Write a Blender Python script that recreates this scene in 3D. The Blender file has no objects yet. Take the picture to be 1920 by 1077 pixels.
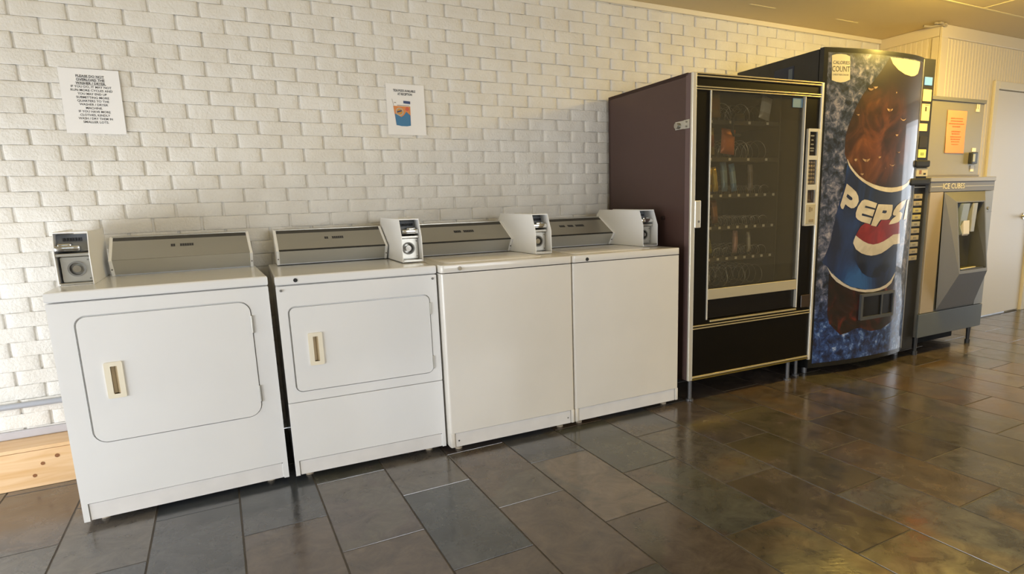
import bpy, bmesh, math, random
from mathutils import Vector, noise as mnoise
C = bpy.context.scene.collection
RND = random.Random(7)
PI = math.pi
ZC = 2.4685          # ceiling height
XN, YJ = 5.80, -0.495  # niche side wall and the wall that stands forward of the brick

# ------------------------------------------------------------------ helpers
def lin(h):
    h = h.lstrip('#'); o = []
    for i in (0, 2, 4):
        c = int(h[i:i+2], 16) / 255
        o.append(c/12.92 if c <= .04045 else ((c+.055)/1.055)**2.4)
    return (*o, 1)

MATS = {}
def mat(name, col, rough=.5, metal=0., spec=.5, coat=0., bump=0., bscale=40., bdetail=4., var=0., vscale=6., emit=None, estr=0., coat_rough=.05):
    if name in MATS: return MATS[name]
    m = bpy.data.materials.new(name); m.use_nodes = True
    nt = m.node_tree; b = nt.nodes['Principled BSDF']
    c = lin(col) if isinstance(col, str) else col
    b.inputs['Base Color'].default_value = c
    b.inputs['Roughness'].default_value = rough
    b.inputs['Metallic'].default_value = metal
    b.inputs['Specular IOR Level'].default_value = spec
    b.inputs['Coat Weight'].default_value = coat
    b.inputs['Coat Roughness'].default_value = coat_rough
    tc = nt.nodes.new('ShaderNodeTexCoord')
    if var:
        n = nt.nodes.new('ShaderNodeTexNoise'); n.inputs['Scale'].default_value = vscale; n.inputs['Detail'].default_value = 5
        nt.links.new(tc.outputs['Object'], n.inputs['Vector'])
        r = nt.nodes.new('ShaderNodeValToRGB')
        r.color_ramp.elements[0].position = .3; r.color_ramp.elements[1].position = .7
        r.color_ramp.elements[0].color = tuple(x*(1-var) for x in c[:3]) + (1,)
        r.color_ramp.elements[1].color = tuple(min(1, x*(1+var)) for x in c[:3]) + (1,)
        nt.links.new(n.outputs['Fac'], r.inputs['Fac']); nt.links.new(r.outputs['Color'], b.inputs['Base Color'])
    if bump:
        n = nt.nodes.new('ShaderNodeTexNoise'); n.inputs['Scale'].default_value = bscale; n.inputs['Detail'].default_value = bdetail
        nt.links.new(tc.outputs['Object'], n.inputs['Vector'])
        bp = nt.nodes.new('ShaderNodeBump'); bp.inputs['Strength'].default_value = bump; bp.inputs['Distance'].default_value = .01
        nt.links.new(n.outputs['Fac'], bp.inputs['Height']); nt.links.new(bp.outputs['Normal'], b.inputs['Normal'])
    if emit:
        b.inputs['Emission Color'].default_value = lin(emit); b.inputs['Emission Strength'].default_value = estr
    MATS[name] = m
    return m

def link(name, me, parent=None, m=None):
    o = bpy.data.objects.new(name, me); C.objects.link(o)
    if parent is not None: o.parent = parent
    if m is not None:
        for q in (m if isinstance(m, (list, tuple)) else [m]): me.materials.append(q)
    return o

def obj(name, bm, m, parent=None, smooth=False, label=None):
    bmesh.ops.recalc_face_normals(bm, faces=bm.faces[:])
    me = bpy.data.meshes.new(name); bm.to_mesh(me); bm.free()
    if smooth:
        for p in me.polygons: p.use_smooth = True
        if hasattr(me, 'set_sharp_from_angle'): me.set_sharp_from_angle(angle=math.radians(38))
    o = link(name, me, parent, m)
    if label: o['label'] = label
    return o

def thing(name, label, cat, loc=(0, 0, 0), rotz=0., group=None):
    o = bpy.data.objects.new(name, None); C.objects.link(o)
    o.location = loc; o.rotation_euler = (0, 0, rotz); o.empty_display_size = .1
    o['label'] = label; o['category'] = cat
    if group: o['group'] = group
    return o
def tag(o, label, cat, group=None):
    o['label'] = label; o['category'] = cat
    if group: o['group'] = group
    return o
def struct(name, bm, m, smooth=False, label=None, cat=None, parent=None):
    o = obj(name, bm, m, parent, smooth)
    if parent is None:
        o['kind'] = 'structure'; o['label'] = label; o['category'] = cat
    return o

def B(): return bmesh.new()
def bx(bm, x0, x1, y0, y1, z0, z1, bev=0., seg=2, mi=0):
    r = bmesh.ops.create_cube(bm, size=1)
    vs = r['verts']
    for v in vs:
        v.co = Vector((x0 if v.co.x < 0 else x1, y0 if v.co.y < 0 else y1, z0 if v.co.z < 0 else z1))
    fs = list({f for v in vs for f in v.link_faces})
    for f in fs: f.material_index = mi
    if bev:
        es = list({e for v in vs for e in v.link_edges})
        bmesh.ops.bevel(bm, geom=es, offset=bev, segments=seg, profile=.5, affect='EDGES', clamp_overlap=True)
    return bm
def box(*a, **k): return bx(B(), *a, **k)

def prism(bm, pts, axis, a, b, bev=0., seg=2):
    """closed 2-D outline extruded from a to b along axis; the other two axes keep their order"""
    def P(p, t):
        return {'x': (t, p[0], p[1]), 'y': (p[0], t, p[1]), 'z': (p[0], p[1], t)}[axis]
    A = [bm.verts.new(P(p, a)) for p in pts]; Bv = [bm.verts.new(P(p, b)) for p in pts]
    n = len(pts); fs = [bm.faces.new(A), bm.faces.new(Bv[::-1])]
    for i in range(n): fs.append(bm.faces.new((A[i], Bv[i], Bv[(i+1) % n], A[(i+1) % n])))
    if bev:
        es = list({e for f in fs[:2] for e in f.edges})
        bmesh.ops.recalc_face_normals(bm, faces=fs)
        bmesh.ops.bevel(bm, geom=es, offset=bev, segments=seg, profile=.5, affect='EDGES', clamp_overlap=True)
    return bm

def rrect(x0, x1, z0, z1, r, n=6):
    rs = r if isinstance(r, (list, tuple)) else (r, r, r, r)   # BL BR TR TL
    o = []
    for (cx, cz, a0, q) in ((x0+rs[0], z0+rs[0], PI, rs[0]), (x1-rs[1], z0+rs[1], 1.5*PI, rs[1]), (x1-rs[2], z1-rs[2], 0, rs[2]), (x0+rs[3], z1-rs[3], .5*PI, rs[3])):
        if q < 1e-5: o.append((cx, cz)); continue
        for i in range(n+1):
            a = a0 + i/n*PI/2; o.append((cx+q*math.cos(a), cz+q*math.sin(a)))
    return o

def holed(bm, outer, inners, y0, y1):
    """a plate in the xz plane with holes, front at y0, back at y1"""
    loops = [outer] + list(inners)
    for y in (y0, y1):
        es = []
        for lp in loops:
            vs = [bm.verts.new((p[0], y, p[1])) for p in lp]
            es += [bm.edges.new((vs[i], vs[(i+1) % len(vs)])) for i in range(len(vs))]
        bmesh.ops.triangle_fill(bm, use_beauty=True, use_dissolve=False, edges=es)
    for lp in loops:
        n = len(lp)
        for i in range(n):
            a, b = lp[i], lp[(i+1) % n]
            bm.faces.new([bm.verts.new((a[0], y0, a[1])), bm.verts.new((b[0], y0, b[1])), bm.verts.new((b[0], y1, b[1])), bm.verts.new((a[0], y1, a[1]))])
    bmesh.ops.remove_doubles(bm, verts=bm.verts[:], dist=1e-6)
    return bm

def cyl(bm, p0, p1, r, n=20, r2=None):
    p0, p1 = Vector(p0), Vector(p1); d = (p1-p0).normalized()
    u = d.orthogonal().normalized(); w = d.cross(u)
    r2 = r if r2 is None else r2
    A = []; D = []
    for i in range(n):
        a = 2*PI*i/n; q = u*math.cos(a)+w*math.sin(a)
        A.append(bm.verts.new(p0+q*r)); D.append(bm.verts.new(p1+q*r2))
    bm.faces.new(A[::-1]); bm.faces.new(D)
    for i in range(n): bm.faces.new((A[i], A[(i+1) % n], D[(i+1) % n], D[i]))
    return bm
def ring(bm, c, r0, r1, y0, y1, n=28):
    """ring with axis y"""
    L = []
    for r, y in ((r0, y0), (r1, y0), (r1, y1), (r0, y1)):
        L.append([bm.verts.new((c[0]+r*math.cos(2*PI*i/n), y, c[1]+r*math.sin(2*PI*i/n))) for i in range(n)])
    for k in range(4):
        a, b = L[k], L[(k+1) % 4]
        for i in range(n): bm.faces.new((a[i], a[(i+1) % n], b[(i+1) % n], b[i]))
    return bm
def tube(bm, pts, r, n=8):
    pts = [Vector(p) for p in pts]; rings = []; u = None
    for i, p in enumerate(pts):
        d = (pts[min(i+1, len(pts)-1)]-pts[max(i-1, 0)]).normalized()
        u = d.orthogonal().normalized() if u is None else (u - d*u.dot(d)).normalized()
        w = d.cross(u)
        rings.append([bm.verts.new(p+(u*math.cos(2*PI*k/n)+w*math.sin(2*PI*k/n))*r) for k in range(n)])
    for a, b in zip(rings, rings[1:]):
        for k in range(n): bm.faces.new((a[k], a[(k+1) % n], b[(k+1) % n], b[k]))
    bm.faces.new(rings[0][::-1]); bm.faces.new(rings[-1])
    return bm
def disc(bm, cx, cz, y0, y1, r, n=20): return cyl(bm, (cx, y0, cz), (cx, y1, cz), r, n)

def text_bm(bm, s, cx, z, size, y=0., width=None, bold=0., depth=.0006, tilt=0.):
    """lettering in the xz plane, centred on cx, base line z; tilt is a shear"""
    cu = bpy.data.curves.new('t', 'FONT'); cu.body = s; cu.size = size; cu.align_x = 'CENTER'
    cu.offset = bold; cu.extrude = 0; cu.resolution_u = 2
    o = bpy.data.objects.new('t', cu); C.objects.link(o)
    dg = bpy.context.evaluated_depsgraph_get(); dg.update()
    me = bpy.data.meshes.new_from_object(o.evaluated_get(dg))
    bpy.data.objects.remove(o); bpy.data.curves.remove(cu)
    xs = [v.co.x for v in me.vertices]; w = (max(xs)-min(xs)) or 1; mid = (max(xs)+min(xs))/2
    k = (width/w) if width else 1
    t = bmesh.new(); t.from_mesh(me); bpy.data.meshes.remove(me)
    mp = {}
    for v in t.verts: mp[v.index] = bm.verts.new((cx+(v.co.x-mid)*k, y, z+v.co.y+tilt*(v.co.x-mid)*k))
    t.verts.ensure_lookup_table()
    for f in t.faces:
        try: bm.faces.new([mp[v.index] for v in f.verts])
        except ValueError: pass
    t.free()
    return bm

def bake_offset(bm, dy):
    for v in bm.verts: v.co.y += dy
    return bm

# ------------------------------------------------------------------ materials
WHITE = mat('white_enamel', '#e4e3e0', .22, spec=.5, coat=.3, var=.02, vscale=3, bump=.004, bscale=300)
WHITE2 = mat('white_enamel_warm', '#e0dbd1', .25, spec=.5, coat=.3, var=.03, vscale=3)
KICK = mat('scuffed_white_enamel', '#e1deda', .35, var=.035, vscale=14)
PANELW = mat('white_housing_paint', '#f6f6f4', .3)
STEEL = mat('brushed_aluminium', '#b9b6ac', .34, .9, bump=.03, bscale=220)
STEELD = mat('grey_console_panel', '#a09d92', .38, .6, bump=.02, bscale=200)
CHROME = mat('chrome', '#d6d6d2', .12, 1.)
SILVER = mat('silver_channel', '#e4dece', .3, .45)
GOLD = mat('champagne_rail', '#d6c79c', .28, .6)
DARK = mat('dark_gap', '#1d1c1a', .6)
BLACK = mat('black_panel', '#0f0c07', .32, spec=.22, var=.1)
BLACKM = mat('black_matte', '#1a1a1a', .5)
CREAM = mat('cream_plastic', '#e8dfc8', .4)
TAN = mat('tan_recess', '#c4b08c', .55)
BROWN = mat('brown_vinyl', '#503a34', .42, bump=.05, bscale=260, var=.04)
BROWN2 = mat('purple_grey_edge', '#6a5553', .4)
GREYP = mat('grey_plastic', '#77756f', .4)
CREAMM = mat('cream_metal', '#c9bd9d', .35, .4)
STEELL = mat('pale_console_band', '#c2c1ba', .34, .55, bump=.02, bscale=200)
PAPER = mat('paper', '#eeece8', .75)
INK = mat('ink', '#3a3a3c', .8)
INKS = mat('grey_ink', '#77736b', .8)
PW_LEFT, PW_FRONT, PW_END, PW_LAMP, EXPO = 84, (1, 74), 38, 96, 0.0
# ------------------------------------------------------------------ room
XL, XR, YF = -1.7, 10.4, -6.2

def brick_mat():
    m = bpy.data.materials.new('painted_brick'); m.use_nodes = True; nt = m.node_tree; b = nt.nodes['Principled BSDF']
    tc = nt.nodes.new('ShaderNodeTexCoord')
    n = nt.nodes.new('ShaderNodeTexNoise'); n.inputs['Scale'].default_value = 5; n.inputs['Detail'].default_value = 6
    nt.links.new(tc.outputs['Object'], n.inputs['Vector'])
    r = nt.nodes.new('ShaderNodeValToRGB')
    r.color_ramp.elements[0].position = .3; r.color_ramp.elements[0].color = lin('#dcd7cc')
    r.color_ramp.elements[1].position = .72; r.color_ramp.elements[1].color = lin('#e7e4dc')
    nt.links.new(n.outputs['Fac'], r.inputs['Fac']); nt.links.new(r.outputs['Color'], b.inputs['Base Color'])
    b.inputs['Roughness'].default_value = .5; b.inputs['Specular IOR Level'].default_value = .35
    n2 = nt.nodes.new('ShaderNodeTexNoise'); n2.inputs['Scale'].default_value = 85; n2.inputs['Detail'].default_value = 3; n2.inputs['Roughness'].default_value = .55
    n3 = nt.nodes.new('ShaderNodeTexNoise'); n3.inputs['Scale'].default_value = 22; n3.inputs['Detail'].default_value = 3
    mx = nt.nodes.new('ShaderNodeMath'); mx.operation = 'ADD'
    nt.links.new(tc.outputs['Object'], n2.inputs['Vector']); nt.links.new(tc.outputs['Object'], n3.inputs['Vector'])
    nt.links.new(n2.outputs['Fac'], mx.inputs[0]); nt.links.new(n3.outputs['Fac'], mx.inputs[1])
    bp = nt.nodes.new('ShaderNodeBump'); bp.inputs['Strength'].default_value = .52; bp.inputs['Distance'].default_value = .007
    nt.links.new(mx.outputs[0], bp.inputs['Height']); nt.links.new(bp.outputs['Normal'], b.inputs['Normal'])
    return m

def brick_wall():
    vs, fs = [], []
    CH, BL = .0667, .2056
    rr = random.Random(3)
    x_lo, x_hi = XL, XN
    j = -1
    while True:
        z0 = .0296 + CH*(j); j += 1
        if z0 >= ZC - .002: break
        z1 = min(z0+CH, ZC); zz0 = max(z0, 0.0)
        if z1-zz0 < .012: continue
        par = (j-1) % 2
        # joints: rows with z0 ~1.303 (j index 19 -> 0 offset), 1.370 -> .104
        off = 0.0 if (round((z0-.0296)/CH) % 2 == 1) else .104
        k = math.floor((x_lo-off)/BL)
        while True:
            xa = off + k*BL; k += 1
            if xa >= x_hi - .005: break
            xb = min(xa+BL, x_hi); xa2 = max(xa, x_lo)
            jg = rr.uniform(-.0015, .0015)
            a, b_ = xa2+.0040+jg, xb-.0040
            c, d = zz0+.0003, z1-.0003
            if b_-a < .01: continue
            pr = rr.uniform(-.0012, .0010); ta = rr.uniform(-.0012, .0012); tz = rr.uniform(-.0012, .0012)
            xs = [a, a+.0025, a+.006] + [a+.006+(b_-a-.012)*i/7 for i in range(1, 7)] + [b_-.006, b_-.0025, b_]
            zs = [c, c+.0018, c+.0035, c+.02, d-.02, d-.0035, d-.0018, d]
            base = len(vs); nx, nz = len(xs), len(zs)
            s = rr.uniform(0, 100)
            for iz, z in enumerate(zs):
                for ix, x in enumerate(xs):
                    hz = max(.5, 1.15+1.2*mnoise.noise(Vector((x*5, round((z0+(CH if iz > nz/2 else 0))/CH)*3.7, 9.)))); ex = min(ix, nx-1-ix); ez = min(iz, nz-1-iz)
                    y = pr + ta*((x-a)/(b_-a)-.5)*2 + tz*((z-c)/(d-c)-.5)
                    y += .0022*mnoise.noise(Vector((x*16+s, z*24, s)))
                    e = (.0115, .0022, .0003)[min(ex, 2)] if ex < 3 else 0
                    e2 = (.0018, .0004, .0)[min(ez, 2)]*hz if ez < 3 else 0
                    y += max(e, e2)
                    jx = .0025*mnoise.noise(Vector((x*30, z*60+s, 2.))) if ex < 2 else 0
                    jz = .0013*mnoise.noise(Vector((x*22+s, z*40, 5.))) if ez < 2 else 0
                    vs.append((x+jx, y, z+jz))
            for iz in range(nz-1):
                for ix in range(nx-1):
                    q = base+iz*nx+ix
                    fs.append((q, q+1, q+nx+1, q+nx))
    # mortar bed and the wall body behind
    b0 = len(vs)
    for y in (.0088, .16):
        for x, z in ((x_lo, 0), (x_hi, 0), (x_hi, ZC), (x_lo, ZC)): vs.append((x, y, z))
    for f in ((0, 1, 2, 3), (4, 7, 6, 5), (0, 4, 5, 1), (1, 5, 6, 2), (2, 6, 7, 3), (3, 7, 4, 0)): fs.append(tuple(b0+i for i in f))
    me = bpy.data.meshes.new('wall_back'); me.from_pydata(vs, [], fs); me.update()
    for p in me.polygons: p.use_smooth = True
    if hasattr(me, 'set_sharp_from_angle'): me.set_sharp_from_angle(angle=math.radians(60))
    o = link('wall_back', me, None, brick_mat())
    o['kind'] = 'structure'; o['label'] = 'white painted brick wall behind the laundry and vending machines'; o['category'] = 'wall'
brick_wall()

# --- slate floor, one mesh: every slab a chamfered face with its own stone colours, warm lamp light painted in at the right
def slate_mat():
    m = bpy.data.materials.new('slate_slabs'); m.use_nodes = True; nt = m.node_tree; b = nt.nodes['Principled BSDF']
    N = nt.nodes.new; L = nt.links.new
    ca = N('ShaderNodeVertexColor'); ca.layer_name = 'stone_a'
    cb = N('ShaderNodeVertexColor'); cb.layer_name = 'stone_b'
    uv = N('ShaderNodeUVMap'); uv.uv_map = 'slab'
    n1 = N('ShaderNodeTexNoise'); n1.inputs['Scale'].default_value = 2.0; n1.inputs['Detail'].default_value = 3.5; n1.inputs['Distortion'].default_value = 1.1
    L(uv.outputs['UV'], n1.inputs['Vector'])
    r1 = N('ShaderNodeValToRGB'); r1.color_ramp.elements[0].position = .50; r1.color_ramp.elements[1].position = .57
    L(n1.outputs['Fac'], r1.inputs['Fac'])
    mx = N('ShaderNodeMix'); mx.data_type = 'RGBA'
    L(r1.outputs['Color'], mx.inputs['Factor']); L(ca.outputs['Color'], mx.inputs['A']); L(cb.outputs['Color'], mx.inputs['B'])
    n2 = N('ShaderNodeTexNoise'); n2.inputs['Scale'].default_value = 9; n2.inputs['Detail'].default_value = 9; n2.inputs['Roughness'].default_value = .7; n2.inputs['Distortion'].default_value = .6
    L(uv.outputs['UV'], n2.inputs['Vector'])
    r2 = N('ShaderNodeValToRGB'); r2.color_ramp.elements[0].position = .28; r2.color_ramp.elements[0].color = (.55, .55, .56, 1)
    r2.color_ramp.elements[1].position = .72; r2.color_ramp.elements[1].color = (1.35, 1.33, 1.3, 1)
    L(n2.outputs['Fac'], r2.inputs['Fac'])
    mm = N('ShaderNodeMix'); mm.data_type = 'RGBA'; mm.blend_type = 'MULTIPLY'; mm.inputs['Factor'].default_value = 1
    L(mx.outputs['Result'], mm.inputs['A']); L(r2.outputs['Color'], mm.inputs['B'])
    L(mm.outputs['Result'], b.inputs['Base Color'])
    rr_ = N('ShaderNodeMapRange'); rr_.inputs['From Min'].default_value = .3; rr_.inputs['From Max'].default_value = .7
    rr_.inputs['To Min'].default_value = .12; rr_.inputs['To Max'].default_value = .27
    L(n2.outputs['Fac'], rr_.inputs['Value']); L(rr_.outputs['Result'], b.inputs['Roughness'])
    b.inputs['Specular IOR Level'].default_value = .95
    # cleft surface: long shallow steps plus fine grain
    n3 = N('ShaderNodeTexNoise'); n3.inputs['Scale'].default_value = 3.2; n3.inputs['Detail'].default_value = 7; n3.inputs['Roughness'].default_value = .55; n3.inputs['Distortion'].default_value = .8
    L(uv.outputs['UV'], n3.inputs['Vector'])
    bp = N('ShaderNodeBump'); bp.inputs['Strength'].default_value = .22; bp.inputs['Distance'].default_value = .012
    L(n3.outputs['Fac'], bp.inputs['Height']); L(bp.outputs['Normal'], b.inputs['Normal'])
    return m
GROUT = mat('slate_grout', '#4a443c', .6, var=.2, vscale=10)

SLATE = {'slate': '#56575a', 'dkblue': '#484c50', 'green': '#55554e', 'brown': '#62574e', 'dkbrown': '#524940', 'rust': '#6a5846', 'tan': '#73685d', 'purple': '#5e5654', 'olive': '#5b5446', 'grey': '#625d57', 'black': '#423e3a', 'orange': '#705d48'}
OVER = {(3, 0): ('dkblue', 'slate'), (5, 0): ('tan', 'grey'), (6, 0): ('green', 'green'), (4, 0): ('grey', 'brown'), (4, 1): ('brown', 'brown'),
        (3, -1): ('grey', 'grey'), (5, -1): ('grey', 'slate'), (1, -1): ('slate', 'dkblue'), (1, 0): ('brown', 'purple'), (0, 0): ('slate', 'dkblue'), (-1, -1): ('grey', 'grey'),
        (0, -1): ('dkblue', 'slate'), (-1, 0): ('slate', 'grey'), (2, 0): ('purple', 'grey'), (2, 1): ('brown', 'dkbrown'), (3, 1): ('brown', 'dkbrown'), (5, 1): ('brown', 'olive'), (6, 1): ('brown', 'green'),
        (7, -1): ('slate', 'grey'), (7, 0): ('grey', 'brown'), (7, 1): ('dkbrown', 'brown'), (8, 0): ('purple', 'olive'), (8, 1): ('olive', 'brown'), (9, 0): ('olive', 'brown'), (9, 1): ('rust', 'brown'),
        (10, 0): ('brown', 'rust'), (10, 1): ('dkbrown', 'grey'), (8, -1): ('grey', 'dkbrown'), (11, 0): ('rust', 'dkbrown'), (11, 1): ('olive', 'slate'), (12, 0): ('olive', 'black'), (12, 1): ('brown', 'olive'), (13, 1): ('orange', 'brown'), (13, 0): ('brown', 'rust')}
def floor():
    rr = random.Random(11)
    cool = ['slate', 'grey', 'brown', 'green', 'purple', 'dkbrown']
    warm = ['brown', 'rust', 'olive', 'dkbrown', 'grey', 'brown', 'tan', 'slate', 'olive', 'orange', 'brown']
    W, H, g, ch = .299, .60, .0016, .0022
    bm = bmesh.new(); la = bm.loops.layers.float_color.new('stone_a'); lb = bm.loops.layers.float_color.new('stone_b'); lu = bm.loops.layers.uv.new('slab')
    c0, c1 = math.floor((XL-.235)/W), math.floor((XR-.235)/W)
    for c in range(c0, c1+1):
        s0 = -1.13 if c % 2 else -.83
        r0 = -4; 
        for r in range(-4, 11):
            ya, yb = s0-H*r-H, s0-H*r
            xa, xb = .235+W*c, .235+W*(c+1)
            xa, xb, ya, yb = max(xa, XL), min(xb, XR), max(ya, YF), min(yb, .0)
            if xb-xa < .01 or yb-ya < .01: continue
            if (c, r) in OVER: na, nb = OVER[(c, r)]
            else:
                pal = cool if xa < 2 else warm  # browner palette to the right puts the warm light into the stone colour
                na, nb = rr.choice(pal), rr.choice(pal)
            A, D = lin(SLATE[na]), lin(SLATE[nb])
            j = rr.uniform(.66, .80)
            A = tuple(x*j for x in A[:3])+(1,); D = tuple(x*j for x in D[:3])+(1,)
            jx = rr.uniform(-.002, .002)
            x0, x1, y0, y1 = xa+g+jx*0, xb-g, ya+g, yb-g
            dz = rr.uniform(-.0006, .0)
            lo = [bm.verts.new(p) for p in ((x0, y0, -.006), (x1, y0, -.006), (x1, y1, -.006), (x0, y1, -.006))]
            hi = [bm.verts.new(p) for p in ((x0+ch, y0+ch, dz), (x1-ch, y0+ch, dz), (x1-ch, y1-ch, dz), (x0+ch, y1-ch, dz))]
            F = [bm.faces.new(hi)] + [bm.faces.new((lo[i], lo[(i+1) % 4], hi[(i+1) % 4], hi[i])) for i in range(4)]
            ox, oy, fl = rr.uniform(0, 50), rr.uniform(0, 50), rr.choice((-1, 1))
            for f in F:
                for l in f.loops:
                    l[la] = A; l[lb] = D
                    l[lu].uv = (ox+fl*l.vert.co.x, oy+l.vert.co.y)
    q = [bm.verts.new(p) for p in ((XL, YF, -.0022), (XR, YF, -.0022), (XR, 0, -.0022), (XL, 0, -.0022))]
    f = bm.faces.new(q); f.material_index = 1
    bx(bm, XL, XR, YF, 0.0, -.06, -.008, mi=1)
    me = bpy.data.meshes.new('floor'); bm.to_mesh(me); bm.free()
    o = link('floor', me, None, [slate_mat(), GROUT])
    o['kind'] = 'structure'; o['label'] = 'dark multicoloured slate slab floor'; o['category'] = 'floor'
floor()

CEILM = mat('ceiling_paint', '#dcc89a', .7, bump=.02, bscale=30)
TRIMW = mat('trim_paint', '#e6dcc4', .45)
BEAD = mat('beadboard_paint', '#e4d6b8', .45)
DOORM = mat('door_paint', '#e4ddd0', .4)
WALLP = mat('plain_wall_paint', '#cfc7b6', .6)
bm = B(); bx(bm, XL, XR, YF, .16, ZC, ZC+.08)
struct('ceiling', bm, CEILM, label='tan painted flat ceiling', cat='ceiling')
# pale taped seams on the ceiling boards
bm = B(); bx(bm, 5.05, 6.6, -.862, -.848, ZC-.003, ZC); bx(bm, 5.645, 5.66, -1.7, -.862, ZC-.003, ZC)
bx(bm, 3.95, 4.2, -.268, -.255, ZC-.002, ZC); bx(bm, 4.85, 5.1, -.266, -.254, ZC-.002, ZC)
struct('trim_1', bm, mat('seam_tape', '#eadcae', .6), label='pale seam strips on the ceiling boards', cat='ceiling trim')
# strip where brick meets ceiling
bm = B(); bx(bm, XL, XN, -.016, .004, ZC-.034, ZC, bev=.004)
struct('trim_2', bm, TRIMW, label='narrow white strip along the top of the brick wall', cat='trim')

def beads(bm, a0, a1, z0, z1, fixed, axis, sgn, pitch=.0425):
    """vertical beadboard: V grooves between flat strips; sgn is the outward direction"""
    n = max(1, int((a1-a0)/pitch)); p = (a1-a0)/n; prof = []
    for i in range(n):
        s = a0+i*p; prof += [(s, -.004), (s+.004, 0), (s+p-.009, 0), (s+p-.0055, -.0035), (s+p-.002, 0)]
    prof.append((a1, -.004))
    def P(a, d, z): return (a, fixed+sgn*d, z) if axis == 'x' else (fixed+sgn*d, a, z)
    lo = [bm.verts.new(P(a, d, z0)) for a, d in prof]; hi = [bm.verts.new(P(a, d, z1)) for a, d in prof]
    for i in range(len(prof)-1): bm.faces.new((lo[i], lo[i+1], hi[i+1], hi[i]))
    return bm
# short return wall between the brick and the forward wall
bm = B(); beads(bm, YJ+.055, -.001, 0, ZC-.08, XN, 'y', -1); bx(bm, XN+.006, XN+.12, YJ+.02, .16, 0, ZC)
bx(bm, XN-.0165, XN+.004, YJ+.006, -.001, ZC-.085, ZC-.0005, bev=.004)
bx(bm, XN-.012, XN+.004, YJ+.006, YJ+.06, 0, ZC-.087, bev=.003)
struct('wall_niche', bm, BEAD, label='short cream beadboard return wall beside the tall blue machine', cat='wall')
# forward wall with the door
DX0, DX1, DZ = 6.70, 7.51, 2.035
bm = B()
beads(bm, XN+.07, DX0-.07, 0, ZC-.09, YJ, 'x', -1); beads(bm, DX0-.07, DX1+.07, DZ+.07, ZC-.09, YJ, 'x', -1); beads(bm, DX1+.07, XR, 0, ZC-.09, YJ, 'x', -1)
bx(bm, XN+.01, DX0, YJ+.006, YJ+.12, 0, ZC); bx(bm, DX1, XR, YJ+.003, YJ+.12, 0, ZC); bx(bm, DX0, DX1, YJ+.003, YJ+.12, DZ, ZC)
bx(bm, XN-.014, XN+.075, YJ-.016, YJ+.004, 0, ZC-.09, bev=.003)
bx(bm, XN-.018, XR, YJ-.018, YJ+.004, ZC-.095, ZC, bev=.004)
struct('wall_right', bm, BEAD, label='cream beadboard wall with the white door at the right', cat='wall')
bm = B()
bx(bm, DX0-.065, DX0, YJ-.02, YJ+.004, 0, DZ+.065, bev=.004); bx(bm, DX1, DX1+.065, YJ-.02, YJ+.004, 0, DZ+.065, bev=.004); bx(bm, DX0, DX1, YJ-.02, YJ+.004, DZ, DZ+.065, bev=.004)
struct('trim_3', bm, TRIMW, label='cream casing around the white door', cat='door trim')
bm = B(); bx(bm, DX0+.004, DX1-.004, YJ+.005, YJ+.045, .012, DZ-.004, bev=.003)
door = struct('door_1', bm, DOORM, label='plain white door beyond the ice dispenser', cat='door')
bm = B(); disc(bm, DX1-.1, .92, YJ-.005, YJ+.006, .03); cyl(bm, (DX1-.1, YJ-.05, .92), (DX1-.1, YJ, .92), .011)
tube(bm, [(DX1-.1, YJ-.05, .92), (DX1-.15, YJ-.055, .92), (DX1-.21, YJ-.05, .918)], .009)
obj('door_handle', bm, CHROME, door, True)
for z in (.25, 1.05, 1.83):
    bm = B(); cyl(bm, (DX0+.002, YJ-.006, z-.045), (DX0+.002, YJ-.006, z+.045), .007, 12); obj('hinge', bm, CHROME, door, True)
# pine curb under the brick
PINE = bpy.data.materials.new('pine_board'); PINE.use_nodes = True
nt = PINE.node_tree; pb = nt.nodes['Principled BSDF']; tc = nt.nodes.new('ShaderNodeTexCoord'); mp = nt.nodes.new('ShaderNodeMapping'); mp.inputs['Scale'].default_value = (1.2, 9, 14)
nz = nt.nodes.new('ShaderNodeTexNoise'); nz.inputs['Scale'].default_value = 2.2; nz.inputs['Detail'].default_value = 6; nz.inputs['Distortion'].default_value = .7
rp = nt.nodes.new('ShaderNodeValToRGB'); rp.color_ramp.elements[0].position = .3; rp.color_ramp.elements[0].color = lin('#d8ab74'); rp.color_ramp.elements[1].position = .7; rp.color_ramp.elements[1].color = lin('#eccba0')
nt.links.new(tc.outputs['Object'], mp.inputs['Vector']); nt.links.new(mp.outputs['Vector'], nz.inputs['Vector']); nt.links.new(nz.outputs['Fac'], rp.inputs['Fac']); nt.links.new(rp.outputs['Color'], pb.inputs['Base Color'])
pb.inputs['Roughness'].default_value = .45
bm = B(); bx(bm, XL, .35, -.181, -.002, 0, .168, bev=.003); bx(bm, XL, .35, -.183, -.002, .170, .186, bev=.002)
cb = struct('baseboard_back', bm, PINE, label='yellow pine timber curb at the foot of the brick wall, left of the dryer', cat='baseboard')
for kx, kz, r in ((-.17, .13, .009), (-.225, .105, .008), (-.26, .055, .008), (-.5, .09, .01)):
    bm = B(); cyl(bm, (kx, -.1822, kz), (kx, -.17, kz), r, 12); obj('wood_knot', bm, mat('knot_brown', '#8a5a33', .5), cb)
# blue-grey conduit and mortar ledge low on the brick
bm = B(); tube(bm, [(XL+.02, -.018, .342), (.3, -.018, .342)], .0135, 14)
tag(obj('conduit_pipe', bm, mat('grey_conduit', '#a7aab0', .4), None, True), 'blue grey conduit running low along the brick wall left of the dryer', 'pipe')
bm = B(); bx(bm, XL, .3, -.02, .003, .187, .225, bev=.006)
struct('trim_4', bm, mat('grey_ledge', '#b7b4b6', .6, var=.1), label='grey mortar ledge between the brick and the pine curb', cat='trim')

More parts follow.
